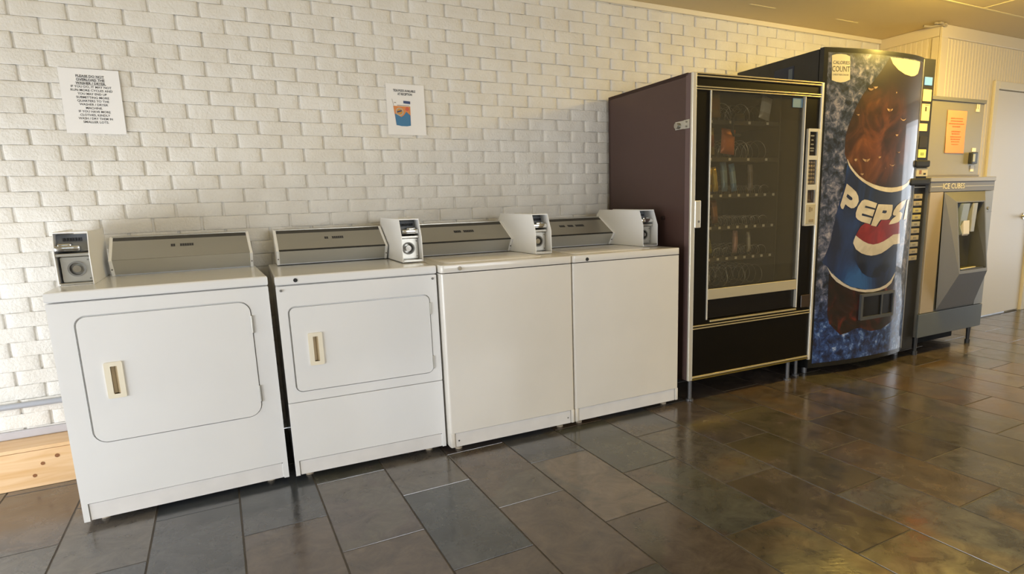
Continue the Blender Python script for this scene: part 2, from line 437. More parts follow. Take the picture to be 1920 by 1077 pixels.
# --- walls behind and beside the camera with their windows
def window(name, label, axis, fixed, a0, a1, z0, z1, nmull):
    """frame and pane; axis is the wall's running axis"""
    def bb(bm, a, b, d0, d1, z, w, **k):
        return bx(bm, a, b, fixed+d0, fixed+d1, z, w, **k) if axis == 'x' else bx(bm, fixed+d0, fixed+d1, a, b, z, w, **k)
    bm = B()
    bb(bm, a0, a0+.06, -.05, .05, z0, z1); bb(bm, a1-.06, a1, -.05, .05, z0, z1); bb(bm, a0, a1, -.05, .05, z0, z0+.06); bb(bm, a0, a1, -.05, .05, z1-.06, z1)
    for i in range(1, nmull):
        c = a0+(a1-a0)*i/nmull; bb(bm, c-.03, c+.03, -.04, .04, z0, z1)
    o = struct(name, bm, mat('window_frame_paint', '#8b8478', .5), label=label, cat='window')
    bm = B(); bb(bm, a0+.03, a1-.03, -.003, .003, z0+.03, z1-.03)
    obj('pane', bm, PANE, o)
    return o
PANE = bpy.data.materials.new('clear_pane'); PANE.use_nodes = True
nt = PANE.node_tree; nt.nodes.remove(nt.nodes['Principled BSDF'])
tr = nt.nodes.new('ShaderNodeBsdfTransparent'); tr.inputs['Color'].default_value = (.94, .96, .96, 1); gl = nt.nodes.new('ShaderNodeBsdfGlossy'); gl.inputs['Roughness'].default_value = .02
mxs = nt.nodes.new('ShaderNodeMixShader'); mxs.inputs[0].default_value = .06
nt.links.new(tr.outputs[0], mxs.inputs[1]); nt.links.new(gl.outputs[0], mxs.inputs[2]); nt.links.new(mxs.outputs[0], nt.nodes['Material Output'].inputs['Surface'])

def wall_with_openings(name, label, axis, fixed, thick, a0, a1, ops):
    bm = B()
    def bb(a, b, z, w):
        if b-a < .001 or w-z < .001: return
        (bx(bm, a, b, min(fixed, fixed+thick), max(fixed, fixed+thick), z, w) if axis == 'x' else bx(bm, min(fixed, fixed+thick), max(fixed, fixed+thick), a, b, z, w))
    cur = a0
    for (p, q, z0, z1) in ops:
        bb(cur, p, 0, ZC); bb(p, q, 0, z0); bb(p, q, z1, ZC); cur = q
    bb(cur, a1, 0, ZC)
    struct(name, bm, WALLP, label=label, cat='wall')
WL = (-3.5, -.45, .05, 1.05)
WF = [(-1.9, .6, .85, 2.2), (1.5, 4.0, .85, 2.2)]
WR = (-3.6, -.9, .05, 2.2)
wall_with_openings('wall_left', 'plain wall with the wide window, out of the picture to the left', 'y', XL, -.15, YF, .0, [WL])
wall_with_openings('wall_front', 'plain windowed wall behind the camera', 'x', YF, -.15, XL, XR, WF)
wall_with_openings('wall_end', 'plain wall with the glazed entrance, out of the picture to the right', 'y', XR, .15, YF, YJ, [WR])
window('window_1', 'wide window in the left wall, out of the picture', 'y', XL-.07, *WL, 3)
for i, w in enumerate(WF): window('window_%d' % (i+2), ['wide', 'broader'][i]+' window in the wall behind the camera', 'x', YF-.07, *w, 3)
window('window_4', 'glazed entrance in the far right wall, out of the picture', 'y', XR+.07, *WR, 3)
# ------------------------------------------------------------------ laundry machines
def frame(p, q):
    return (p[0], p[1], 0), math.atan2(q[1]-p[1], q[0]-p[0]), math.hypot(q[0]-p[0], q[1]-p[1])

HOUS = [(.2, .9145), (.2, 1.035), (.238, 1.122), (.655, 1.127), (.69, 1.09), (.69, .9145)]   # side outline of the coin housing (y, z)
CONS = [(.535, .9145), (.482, .985), (.645, 1.083), (.70, 1.083), (.70, .9145)]              # side outline of the console

def coin_meter(t, xa, xb, lab, style, pin=None):
    """coin housing standing on the top, between side panels xa and xb"""
    bm = B()
    bx(bm, xa, xb, .235, .66, 1.117, 1.121); bx(bm, xa, xb, .2, .69, .9145, .9165)
    bx(bm, xa, xb, .66, .69, .917, 1.1)
    o = obj('coin_housing', bm, PANELW, t, label=lab)
    for x in (xa, xb):
        bm = B(); prism(bm, HOUS, 'x', x-.0015, x+.0015); obj('side_panel', bm, PANELW, o)
    # upper slide block, divider ledge, lower vault door
    bm = B(); prism(bm, [(.262, 1.045), (.285, 1.112), (.31, 1.112), (.31, 1.045)], 'x', xa+.003, xb-.003)
    obj('coin_plate', bm, mat('blue_grey_plate', '#8f9296', .35, .6), o)
    bm = B(); bx(bm, xa+.006, xa+.08, .205, .30, 1.052, 1.066, bev=.003); bx(bm, xa+.01, xa+.055, .225, .30, 1.064, 1.078, bev=.004); bx(bm, xa+.004, xa+.083, .2, .215, 1.049, 1.07, bev=.003)
    if style == 'right':
        for v in bm.verts: v.co.x = xa+xb-v.co.x
    obj('coin_slide', bm, CHROME, o, True)
    bm = B()
    for i in range(7): bx(bm, xa+.025+i*.009, xa+.031+i*.009, .268, .28, 1.086, 1.098)
    obj('price_lettering', bm, INK, o)
    bm = B(); bx(bm, xa+.001, xb-.001, .204, .32, 1.028, 1.040, bev=.002)
    obj('divider_ledge', bm, STEEL, o)
    cx, cz = (xa+xb)/2+(.006 if style != 'right' else -.004), .978
    bm = B(); holed(bm, rrect(xa+.012, xb-.004, .928, 1.024, .004), [[(cx+.026*math.cos(2*PI*i/24), cz+.026*math.sin(2*PI*i/24)) for i in range(24)]], .226, .236)
    bx(bm, xa+.012, xb-.004, .262, .27, .92, 1.027)
    d = obj('vault_door', bm, STEEL, o)
    bm = B(); ring(bm, (cx, cz), .024, .030, .220, .262); obj('lock_collar', bm, GREYP, o, True)
    bm = B(); disc(bm, cx, cz, .222, .27, .0135, 22); bx(bm, cx-.0022, cx+.0022, .2205, .224, cz-.006, cz+.006); obj('lock_cylinder', bm, CHROME, o, True)
    for z in (1.012, .938):
        bm = B(); disc(bm, xb-.011, z, .2235, .228, .003, 10); obj('rivet', bm, GREYP, o)
    bm = B(); bx(bm, xa+.002, xb-.002, .2, .232, .9165, .926, bev=.002); obj('coin_tray', bm, STEEL, o)
    if style == 'right':
        for c in list(o.children):
            if c.name.split('.')[0] in ('coin_slide', 'vault_door', 'lock_collar', 'lock_cylinder', 'rivet', 'divider_ledge', 'coin_plate', 'price_lettering'):
                for v in c.data.vertices: v.co.y += .036
    return o

def console(t, xa, xb, marks, nose=True):
    bm = B(); prism(bm, [(.548, .9145), (.50, .985), (.652, 1.076), (.698, 1.076), (.698, .9145)], 'x', xa+.004, xb-.004)
    o = obj('console', bm, PANELW, t)
    # upper control panel (leaning back) and lower band (leaning in)
    def slab(name, p, q, a, b, th, m, par):
        (y0, z0), (y1, z1) = p, q
        d = Vector((0, y1-y0, z1-z0)); nrm = Vector((0, -(z1-z0), y1-y0)).normalized()
        if nrm.y > 0: nrm = -nrm
        s = [Vector((0, y0, z0))+d*a, Vector((0, y0, z0))+d*b]
        pts = [(s[0].y, s[0].z), (s[1].y, s[1].z), (s[1].y+nrm.y*-th, s[1].z-nrm.z*th), (s[0].y-nrm.y*th, s[0].z-nrm.z*th)]
        bm = B(); prism(bm, pts, 'x', xa+.012, xb-.012); return obj(name, bm, m, par)
    N0, T0, B0 = (.486, .987), (.645, 1.081), (.537, .9155)
    up = slab('control_panel', N0, T0, .05 if nose else .01, .83, .012, STEELD, o)
    if nose: slab('shadow_strip', N0, T0, -.01, .05, .003, DARK, o)
    slab('shadow_strip', N0, T0, .83, .97, .006, mat('dark_strip', '#3a3833', .5), o)
    slab('lower_band', B0, N0, .06, .97, .010, STEELL, o)
    bm = B(); bx(bm, xa+.008, xb-.008, .644, .70, 1.0785, 1.086, bev=.002)
    obj('top_edge', bm, STEEL, o)
    for x0, x1 in ((xa, xa+.013), (xb-.013, xb)):
        bm = B(); prism(bm, CONS, 'x', x0, x1, bev=.002); obj('end_cap', bm, PANELW, o)
        bm = B(); disc(bm, (x0+x1)/2, .945, .508, .52, .0035, 10); obj('screw', bm, GREYP, o)
    # small printed setting words on the panel
    d = (Vector((0, T0[0]-N0[0], T0[1]-N0[1]))).normalized(); nn = Vector((0, -d.z, d.y)); nn = -nn if nn.y > 0 else nn
    for x0, x1, n in marks:
        bm = B(); w = (x1-x0)/n
        for i in range(n):
            c0 = Vector((0, N0[0], N0[1]))+d*.088+nn*.0008; c1 = c0+d*.021
            vs = [bm.verts.new(q) for q in (c0+Vector((x0+w*i, 0, 0)), c0+Vector((x0+w*(i+.88), 0, 0)), c1+Vector((x0+w*(i+.88), 0, 0)), c1+Vector((x0+w*i, 0, 0)))]
            bm.faces.new(vs)
        obj('printed_marks', bm, INK, o)
    return o

def cup_handle(bm_parent, x0, x1, z0, z1, y):
    sx0, sx1, sz0, sz1 = x0+(x1-x0)*.33, x0+(x1-x0)*.70, z0+(z1-z0)*.115, z0+(z1-z0)*.885
    bm = B(); holed(bm, rrect(x0, x1, z0, z1, .006), [rrect(sx0, sx1, sz0, sz1, .002, 2)], y-.006, y+.001)
    h = obj('door_handle', bm, CREAM, bm_parent, label='cream recessed handle')
    bm = B()
    for q in ((sx0-.002, sx0, sz0, sz1), (sx1, sx1+.002, sz0, sz1)): bx(bm, q[0], q[1], y-.003, y+.0145, q[2], q[3])
    bx(bm, sx0, sx1, y-.003, y+.0145, sz0-.002, sz0); bx(bm, sx0, sx1, y-.003, y+.0145, sz1, sz1+.002); bx(bm, sx0-.002, sx1+.002, y+.0125, y+.0145, sz0, sz1)
    vs = [bm.verts.new(p) for p in ((sx1, y-.002, sz0), (sx1, y-.002, sz1), (sx0+(sx1-sx0)*.5, y+.012, sz1), (sx0+(sx1-sx0)*.5, y+.012, sz0))]; bm.faces.new(vs)
    obj('finger_recess', bm, TAN, bm_parent)
    return (sx0, sx1, sz0, sz1)

def hinge(t, x, z0, z1):
    bm = B(); bx(bm, x-.005, x+.004, -.006, .008, z0, z1, bev=.002); obj('hinge', bm, STEEL, t)
def dot(name, t, x, z, r, m, y0=-.004, y1=.003):
    bm = B(); disc(bm, x, z, y0, y1, r, 18); obj(name, bm, m, t)
def foot(t, x, y, z, m=None):
    bm = B(); cyl(bm, (x, y, 0), (x, y, .008), .017, 18); cyl(bm, (x, y, .008), (x, y, z), .011, 14); obj('foot', bm, m or mat('foot_plastic', '#b5a68f', .5), t, True)

def notch(x0, x1, z0, z1, nx0, nx1, nz):
    return [(x0, z0), (nx0, z0), (nx0, nz), (nx1, nz), (nx1, z0), (x1, z0), (x1, z1), (x0, z1)]
def kick(t, x0, x1, z0, z1):
    bm = B(); bx(bm, x0+.003, x1-.004, .004, .0125, z0, z1-.003, bev=.001); obj('kick_panel', bm, KICK, t, label='scuffed recessed kick panel')
    bm = B(); bx(bm, x1-.004, x1+.0015, .001, .0115, z0+.001, z1-.004, bev=.002); obj('kick_lip', bm, WHITE, t)

def dryer(loc, rz, W, label, door, dr, handle, hinges, kz, seam=None, H=.914, zb=.023, tap=0.):
    t = thing('clothes_dryer', label, 'dryer', loc, rz, 'coin operated clothes dryers')
    bm = B(); prism(bm, [(.001, .0125), (W-.001, .0125), (W-.001, .15), (W-.001-tap, .62), (.001, .62)], 'z', zb+.002, H-.041, bev=.003); obj('cabinet', bm, WHITE, t)
    x0, x1, z0, z1 = door
    outer_r = dr
    hole = rrect(x0, x1, z0, z1, outer_r, 8)
    zt = H-.043
    if seam is None:
        bm = B(); holed(bm, notch(0, W, zb, zt, .02, W-.02, kz), [hole], .0, .0125); obj('front_panel', bm, WHITE, t)
    else:
        bm = B(); holed(bm, rrect(0, W, seam+.002, zt, .003, 2), [hole], .0, .0125); obj('front_panel', bm, WHITE, t)
        bm = B(); prism(bm, notch(0, W, zb, seam-.002, .018, W-.018, kz), 'y', .0, .0125, bev=.001); obj('lower_panel', bm, WHITE, t)
    kick(t, .02 if seam is None else .018, W-(.02 if seam is None else .018), zb+.002, kz)
    bm = B(); prism(bm, [(-.001, -.002), (W+.001, -.002), (W+.001, .15), (W+.001-tap, .695), (-.001, .695)], 'z', H-.0385, H, bev=.007, seg=3); top = obj('top', bm, WHITE, t)
    # door leaf standing in the opening, with the handle slot cut through
    g = .0065
    sx0, sx1, sz0, sz1 = handle[0]+(handle[1]-handle[0])*.33, handle[0]+(handle[1]-handle[0])*.70, handle[2]+(handle[3]-handle[2])*.115, handle[2]+(handle[3]-handle[2])*.885
    bm = B(); holed(bm, rrect(x0+g, x1-g*.6, z0+g*.6, z1-g, [max(r-g, .005) for r in outer_r], 8), [rrect(sx0, sx1, sz0, sz1, .002, 2)], -.003, .010)
    d = obj('door', bm, WHITE, t)
    cup_handle(d, *handle, -.003)
    for a, b in hinges: hinge(d, x1, a, b)
    for x in (.06, W-.07): foot(t, x, .07, zb+.004); foot(t, x, .56, zb+.004)
    return t, top

G1 = dict(loc=None)
l, a, W = frame((0, -.7432), (.7365, -.7311))
d1, top1 = dryer(l, a, W, 'white clothes dryer nearest the pine curb, with a coin box left of its panel', (.072, .663, .324, .820), (.05, .055, .05, .04), (.141, .200, .495, .635), ((.682, .757), (.385, .457)), .0945)
console(d1, .150, .725, [(.389, .407, 2), (.426, .482, 6)], nose=False)
coin_meter(d1, .016, .126, 'white coin box with chrome slide and round lock', 'left')

l, a, W = frame((.7633, -.7541), (1.4476, -.7825))
d2, top2 = dryer(l, a, W, 'white clothes dryer with a small door above a separate plain lower panel', (.036, .648, .404, .780), (.03, .032, .03, .03), (.105, .163, .517, .659), ((.684, .740), (.425, .486)), .095, seam=.360, H=.910, zb=.027, tap=.032)
dot('key_plug', d2, .079, .890, .0085, DARK)
for x in (.019, .667): dot('screw', d2, x, .850, .0055, GREYP)
console(d2, .036, .575, [(.273, .292, 2), (.310, .367, 6)])
coin_meter(d2, .584, .681, 'white coin box with square lock plate', 'right')

def washer(loc, rz, W, label, H=.911, zb=.028, tap=0.):
    t = thing('washing_machine', label, 'washing machine', loc, rz, 'coin operated top loading washers')
    prof = lambda x0, x1, y0, y1, r: [(x0+r*(1-math.sin(i/6*PI/2)), y0+r*(1-math.cos(i/6*PI/2))) for i in range(6, -1, -1)] + [(x1-r*(1-math.sin(i/6*PI/2)), y0+r*(1-math.cos(i/6*PI/2))) for i in range(0, 7)] + [(x1-tap, y1), (x0, y1)]
    zc = H-.040
    bm = B(); prism(bm, prof(0, W, 0, .62, .012), 'z', .1005, zc); prism(bm, prof(0, W, .012, .62, .006), 'z', zb, .1005)
    bx(bm, 0, .022, 0, .02, zb, .1006, bev=.004); bx(bm, W-.019, W, 0, .02, zb, .1006, bev=.004)
    obj('cabinet', bm, WHITE2, t, True)
    bm = B(); bx(bm, .0245, W-.0225, .004, .0125, zb+.001, .0978, bev=.001); obj('kick_panel', bm, KICK, t)
    bm = B(); prism(bm, prof(-.001, W+.001, -.003, .70, .016), 'z', zc+.004, H, bev=.0025); top = obj('top', bm, WHITE2, t, True)
    bm = B(); prism(bm, rrect(.05, .565, .082, .44, .03), 'z', H-.001, H+.0045, bev=.002); obj('lid', bm, WHITE2, top, True)
    for x in (.055, W-.06): foot(t, x, .06, zb+.004); foot(t, x, .56, zb+.004)
    return t

l, a, W = frame((1.4563, -.8325), (2.1406, -.8510))
w1 = washer(l, a, W-.001, 'white top loading washing machine with a chrome lock on its top edge, beside a dryer', tap=.042)
bm = B(); disc(bm, .087, .893, -.012, .0, .0095, 20); bx(bm, .0855, .0885, -.0126, -.011, .888, .898); obj('lid_lock', bm, CHROME, w1, True)
dot('screw', w1, .041, .059, .004, INK, .003, .008); dot('screw', w1, .645, .060, .004, GREYP, .003, .008)
console(w1, .036, .582, [(.264, .305, 4), (.319, .380, 6)])
coin_meter(w1, .584, .676, 'white coin box with tall left side panel', 'right')
l, a, W = frame((2.1452, -.8490), (2.8372, -.8600))
w2 = washer(l, a, W, 'white top loading washing machine against the brown snack machine, black plug in its top edge')
dot('key_plug', w2, .086, .888, .0095, DARK)
console(w2, .036, .590, [(.249, .287, 4), (.306, .345, 4), (.361, .421, 6)])
coin_meter(w2, .592, .694, 'white coin box nearest the brown machine', 'right')
# ------------------------------------------------------------------ snack machine
l, a, W = frame((2.9109, -.8702), (3.8984, -.908))
sn = thing('snack_vending_machine', 'tall brown snack vending machine with dark glass front and silver trim, right of the washers', 'vending machine', l, a)
HB = 1.846
bm = B()
bx(bm, 0, .02, .053, .84, .12, HB); bx(bm, W-.02, W, .053, .84, .12, HB); bx(bm, 0.0, W, .053, .84, HB-.02, HB); bx(bm, 0.0, W, .053, .84, .12, .15); bx(bm, .0, W, .82, .84, .12, HB)
obj('cabinet', bm, BROWN, sn)
bm = B(); bx(bm, .021, .03, .06, .8, .45, 1.8); bx(bm, .86, .87, .06, .8, .45, 1.8); bx(bm, .021, .87, .62, .63, .45, 1.8); bx(bm, .021, .87, .06, .8, 1.79, 1.8); bx(bm, .021, .87, .06, .8, .45, .46); bx(bm, .792, .80, .14, .62, .46, 1.79)
LIN = mat('cabinet_lining', '#5a5342', .55)
obj('lining', bm, LIN, sn)
# door
bm = B(); bx(bm, -.012, .0, .006, .05, .132, 1.838, bev=.002); bx(bm, W, W+.008, .006, .05, .132, 1.838, bev=.002); bx(bm, -.012, W+.008, .03, .05, 1.826, 1.838, bev=.002)
sd = obj('door', bm, BROWN2, sn)
bm = B(); holed(bm, [(.0, .134), (W, .134), (W, 1.834), (.0, 1.834)], [rrect(.121, .843, .662, 1.752, .004, 2), rrect(.121, .843, .482, .597, .004, 2)], .004, .032)
obj('face_panel', bm, BLACK, sd)
def rail(name, x0, x1, z0, z1, y0=-.006, y1=.006, m=SILVER, bev=.003):
    bm = B(); bx(bm, x0, x1, y0, y1, z0, z1, bev=bev); return obj(name, bm, m, sd)
rail('side_channel', -.014, .016, .132, 1.838, -.008, .008); rail('side_channel', .971, .990, .122, 1.838, -.008, .008)
rail('top_rail', .016, .971, 1.832, 1.839, -.008, .008, GOLD, .002); rail('top_rail', .016, .971, 1.818, 1.826, -.006, .008, GOLD, .002)
rail('header_rail', .016, .971, 1.764, 1.771, m=GOLD, bev=.002); rail('header_rail', .016, .971, 1.752, 1.758, m=GOLD, bev=.002)
rail('middle_rail', .145, .843, .466, .476, m=GOLD, bev=.002); rail('middle_rail', .016, .971, .449, .456, m=GOLD, bev=.002); rail('middle_rail', .016, .971, .434, .441, m=GOLD, bev=.002)
rail('bottom_rail', .016, .975, .142, .153, m=GOLD, bev=.003); rail('bottom_rail', .016, .975, .130, .138, m=mat('dull_gold', '#8c7a3d', .35, .7), bev=.002)
for x in (.119, .842): rail('glass_trim', x-.0025, x+.0045, .482, 1.752, -.004, .02, SILVER, .001)
rail('sill_bar', .125, .840, .598, .660, -.003, .02, CREAMM, .003)
GLASS = bpy.data.materials.new('smoked_glass'); GLASS.use_nodes = True
nt = GLASS.node_tree; nt.nodes.remove(nt.nodes['Principled BSDF'])
tr = nt.nodes.new('ShaderNodeBsdfTransparent'); tr.inputs['Color'].default_value = (.80, .775, .70, 1); gl = nt.nodes.new('ShaderNodeBsdfGlossy'); gl.inputs['Roughness'].default_value = .03; gl.inputs['Color'].default_value = (.9, .9, .88, 1)
lw = nt.nodes.new('ShaderNodeLayerWeight'); lw.inputs['Blend'].default_value = .5; pw = nt.nodes.new('ShaderNodeMath'); pw.operation = 'POWER'; pw.inputs[1].default_value = 5; nt.links.new(lw.outputs['Facing'], pw.inputs[0])
fr = nt.nodes.new('ShaderNodeMath'); fr.operation = 'MULTIPLY_ADD'; fr.inputs[1].default_value = .96; fr.inputs[2].default_value = .035; nt.links.new(pw.outputs[0], fr.inputs[0])
mxs = nt.nodes.new('ShaderNodeMixShader'); dust = nt.nodes.new('ShaderNodeBsdfDiffuse'); dust.inputs['Color'].default_value = (.42, .37, .26, 1); mxd = nt.nodes.new('ShaderNodeMixShader'); mxd.inputs[0].default_value = .075
nt.links.new(tr.outputs[0], mxd.inputs[1]); nt.links.new(dust.outputs[0], mxd.inputs[2])
nt.links.new(fr.outputs[0], mxs.inputs[0]); nt.links.new(mxd.outputs[0], mxs.inputs[1]); nt.links.new(gl.outputs[0], mxs.inputs[2]); nt.links.new(mxs.outputs[0], nt.nodes['Material Output'].inputs['Surface'])
bm = B(); bx(bm, .122, .842, .012, .016, .661, 1.751); gp = obj('glass_pane', bm, GLASS, sn)
bm = B(); bx(bm, .750, .832, .0085, .0118, 1.690, 1.742); obj('blue_sticker', bm, mat('sticker_blue', '#5d7d90', .5), gp)
bm = B(); bx(bm, .124, .84, .016, .024, .484, .595, bev=.002); obj('delivery_flap', bm, mat('flap_black', '#120f0c', .25), sd)
bm = B(); bx(bm, .013, .055, -.012, .004, 1.015, 1.166, bev=.004); hd = obj('door_handle', bm, SILVER, sd)
bm = B(); disc(bm, .040, 1.05, -.014, -.011, .007, 14); obj('lock_cylinder', bm, GREYP, sd)
# selection column
bm = B(); holed(bm, rrect(.868, .964, .990, 1.570, .006), [rrect(.882, .948, 1.412, 1.552, .003, 2), rrect(.882, .952, 1.240, 1.387, .003, 2), rrect(.884, .953, 1.130, 1.208, .003, 2)], -.012, .006)
kp = obj('selection_column', bm, SILVER, sn)
bm = B(); bx(bm, .880, .950, -.002, .004, 1.410, 1.554); dpl = obj('display', bm, mat('display_dark', '#201c1c', .2), kp)
bm = B()
for z, w in ((1.525, .03), (1.50, .02), (1.475, .026), (1.452, .034), (1.437, .03)): bx(bm, .915-w/2, .915+w/2, -.0026, -.0019, z, z+.008)
obj('display_lettering', bm, INKS, kp)
bm = B(); bx(bm, .880, .954, -.001, .004, 1.238, 1.389); kb = obj('keypad', bm, mat('keypad_dark', '#3a3026', .4), kp)
for r in range(6):
    for c in range(3):
        bm = B(); bx(bm, .8875+c*.0215, .9045+c*.0215, -.005, .0, 1.246+r*.0238, 1.263+r*.0238, bev=.002); obj('key', bm, mat('key_brown', '#75654e', .45), kp)
bm = B(); bx(bm, .882, .955, .0, .004, 1.128, 1.21); bx(bm, .889, .915, -.009, .0, 1.137, 1.15, bev=.002); bx(bm, .93, .948, -.004, .0, 1.15, 1.2, bev=.002); obj('coin_slot', bm, mat('slot_dark', '#43362c', .35), kp)
bm = B(); bx(bm, .874, .958, -.0135, -.011, 1.0, 1.12, bev=.002); cp = obj('coin_plate', bm, CREAMM, kp)
bm = B(); bx(bm, .902, .918, -.0145, -.013, 1.075, 1.105); bx(bm, .924, .932, -.0145, -.013, 1.08, 1.1); bx(bm, .905, .945, -.0155, -.013, 1.012, 1.03, bev=.002); obj('coin_plate_marks', bm, mat('tan_print', '#8d7c5c', .5), kp)
bm = B(); bx(bm, .884, .962, -.006, .004, .475, .556, bev=.004); obj('coin_return_cup', bm, mat('return_brown', '#3c3026', .25), sd)
# hasp on the left side
bm = B(); bx(bm, -.006, .0, .052, .145, 1.556, 1.600, bev=.001); bx(bm, -.0145, -.0125, .012, .06, 1.553, 1.600); bx(bm, -.014, -.004, .045, .056, 1.556, 1.598)
hs = obj('hasp', bm, CHROME, sn)
bm = B(); cyl(bm, (-.018, .125, 1.578), (-.005, .125, 1.578), .016, 20); cyl(bm, (-.020, .04, 1.59), (-.012, .04, 1.59), .004, 10); cyl(bm, (-.020, .04, 1.565), (-.012, .04, 1.565), .004, 10); obj('hasp_bolt', bm, STEEL, hs, True)
bm = B(); cyl(bm, (-.018, .245, 1.07), (.0, .245, 1.07), .011, 14); obj('side_knob', bm, mat('knob_dark', '#2a1a16', .5), sn, True)
for x, y in ((.03, .03), (.83, .03), (.95, .07), (.03, .78), (.95, .78)):
    bm = B(); cyl(bm, (x, y, .0), (x, y, .012), .022, 16); cyl(bm, (x, y, .012), (x, y, .135), .012, 14); obj('leg', bm, mat('leg_grey', '#6f6f70', .4, .6), sn, True)
bm = B(); bx(bm, .02, W-.02, .45, .47, .02, .13); obj('skirt', bm, BLACKM, sn)
# trays with wire spirals
rows = [(1.632, 4, .147, .254), (1.420, 4, .147, .254), (1.208, 8, .0715, .266), (1.018, 8, .0715, .263), (.830, 8, .0715, .256), (.648, 4, .147, .262)]
TRAY = mat('tray_dark', '#4d4739', .5); WIRE = mat('spiral_wire', '#b9b2a4', .35, .7); TAGM = mat('price_tag_white', '#e9e4d4', .6)
for z, n, p, x0 in rows:
    bm = B(); bx(bm, .035, .79, .15, .60, z-.03, z-.024); bx(bm, .035, .79, .146, .152, z-.034, z-.008); tr_ = obj('tray', bm, TRAY, sn)
    for i in range(n):
        x = x0+p*i; r = (p*.40 if p > .1 else p*.42)
        bm = B(); pts = []
        T = 7
        for k in range(T*14+1):
            q = k/14*2*PI; pts.append((x+r*math.sin(q), .195+.38*k/(T*14), z-.018+r-r*math.cos(q)))
        tube(bm, pts, .0016, 5); obj('spiral', bm, WIRE, tr_, True)
        bm = B(); bx(bm, x-.009, x+.009, .1435, .1458, z-.027, z-.012); obj('price_tag', bm, TAGM, tr_)
# black bracket arm behind the glass
bm = B(); tube(bm, [(.47, .12, 1.625), (.455, .11, 1.65), (.40, .11, 1.652), (.385, .11, 1.63), (.383, .11, 1.555), (.395, .11, 1.535), (.445, .11, 1.533)], .009, 8); bx(bm, .41, .475, .105, .13, 1.615, 1.65, bev=.005)
obj('black_bracket', bm, BLACKM, sn, True)

def bag(name, label, x, z, w, h, col, col2, lean=0., dy=.171, d=.028):
    bm = B(); nx, nz = 10, 14; F = []
    for s in (-1, 1):
        g = []
        for j in range(nz+1):
            row = []
            for i in range(nx+1):
                u, v = i/nx*2-1, j/nz*2-1
                th = max(0, (1-abs(u)**2.6)*(1-abs(v)**4))**.55*d/2
                wv = .0015*math.sin(u*9+v*4)+.001*math.sin(v*17)
                th = th*(1+.18*mnoise.noise(Vector((u*2+x*30, v*3, s)))) + (wv if abs(u) < .95 and abs(v) < .9 else 0)*.5
                row.append(bm.verts.new((u*w/2*(1-.05*(1-v*v)), s*max(th, .0002), (v+1)*h/2)))
            g.append(row)
        for j in range(nz):
            for i in range(nx):
                f = bm.faces.new((g[j][i], g[j][i+1], g[j+1][i+1], g[j+1][i])); f.material_index = 1 if (.3 < (j+.5)/nz < .72) else 0
    bmesh.ops.remove_doubles(bm, verts=bm.verts[:], dist=.0005)
    o = obj(name, bm, [mat('foil_'+col, col, .35, .2), mat('foil_'+col2, col2, .35, .2)], None, True)
    ca, sa = math.cos(a), math.sin(a)
    o.location = (l[0]+ca*x-sa*dy, l[1]+sa*x+ca*dy, z); o.rotation_euler = (math.radians(-4), lean, a)
    tag(o, label, 'snack', 'snacks behind the glass of the brown machine')
bag('snack_packet', 'tan snack bag at the left of the top tray behind the glass', .298, 1.640, .10, .15, '#9a7c52', '#a87a50')
bag('snack_packet', 'silvery clear snack bag at the right of the top tray behind the glass', .69, 1.640, .09, .14, '#bdb8ae', '#d8d6d0', .25)
bag('snack_packet', 'tan and red snack bag at the left of the second tray', .272, 1.428, .07, .155, '#a08a5a', '#8c4a30')
bag('snack_packet', 'big orange snack bag on the second tray', .405, 1.432, .11, .148, '#c06a38', '#d0743c', .10)
bag('candy_bar', 'yellow candy packet at the far left of the third tray', .272, 1.214, .045, .14, '#b99a34', '#8c7430')
bag('candy_bar', 'yellow candy packet beside the blue ones on the third tray', .322, 1.214, .04, .145, '#c9a83c', '#d6bb5a', -.1)
bag('candy_bar', 'pale blue candy packet beside the yellow one on the third tray', .392, 1.214, .05, .175, '#6e8ea6', '#8aa4b6', -.05)
bag('candy_bar', 'pale blue candy packet, right one of the blue pair on the third tray', .468, 1.214, .045, .165, '#6a92b4', '#93aec0', -.12)
bag('candy_bar', 'faint grey candy packet right of the blue pair on the third tray', .60, 1.214, .04, .16, '#8a8078', '#776d64')
bag('candy_bar', 'brown candy packet at the left of the fourth tray', .322, 1.026, .05, .14, '#7a4c2c', '#a06c40', -.08)
bag('candy_bar', 'tall pink candy packet on the fifth tray', .485, .838, .04, .138, '#b08a80', '#c49c92', .06)
bag('candy_bar', 'slim pale candy packet right of the pink one on the fifth tray', .60, .838, .028, .125, '#a09a8c', '#b5ae9f')
bag('candy_bar', 'yellow green packet at the left of the fifth tray', .286, .845, .04, .105, '#a9a03c', '#8f8a36', -.2)

# ------------------------------------------------------------------ cola machine
l, a, W = frame((3.91, -.892), (4.963, -.945))
pe = thing('cola_vending_machine', 'tall blue cola vending machine with bottle picture on its bulging front', 'vending machine', l, a)
HP = 2.046
def dyf(x):
    t = min(max(x/.94, 0), 1)
    return -.055*(math.sin(PI*t) if t < .5 else 1-(2*t-1)**3.2)
PBLACK = mat('black_gloss_side', '#1c1d1c', .22, coat=.3)
bm = B(); prism(bm, [(0, .035), (W, .035), (W, .06), (W-.046, .70), (0, .72)], 'z', .05, HP-.004, bev=.004); cab = obj('cabinet', bm, PBLACK, pe)
bm = B(); bx(bm, -.0015, .0, .22, .38, 1.86, 1.985); obj('side_patch', bm, mat('side_patch_blue', '#2f3c5a', .35), cab)  # flat blue patch on the left side, a narrow pale one over it
bm = B(); bx(bm, -.0025, -.001, .232, .262, 1.87, 1.97); obj('side_patch', bm, mat('side_patch_pale', '#77889a', .35), cab)
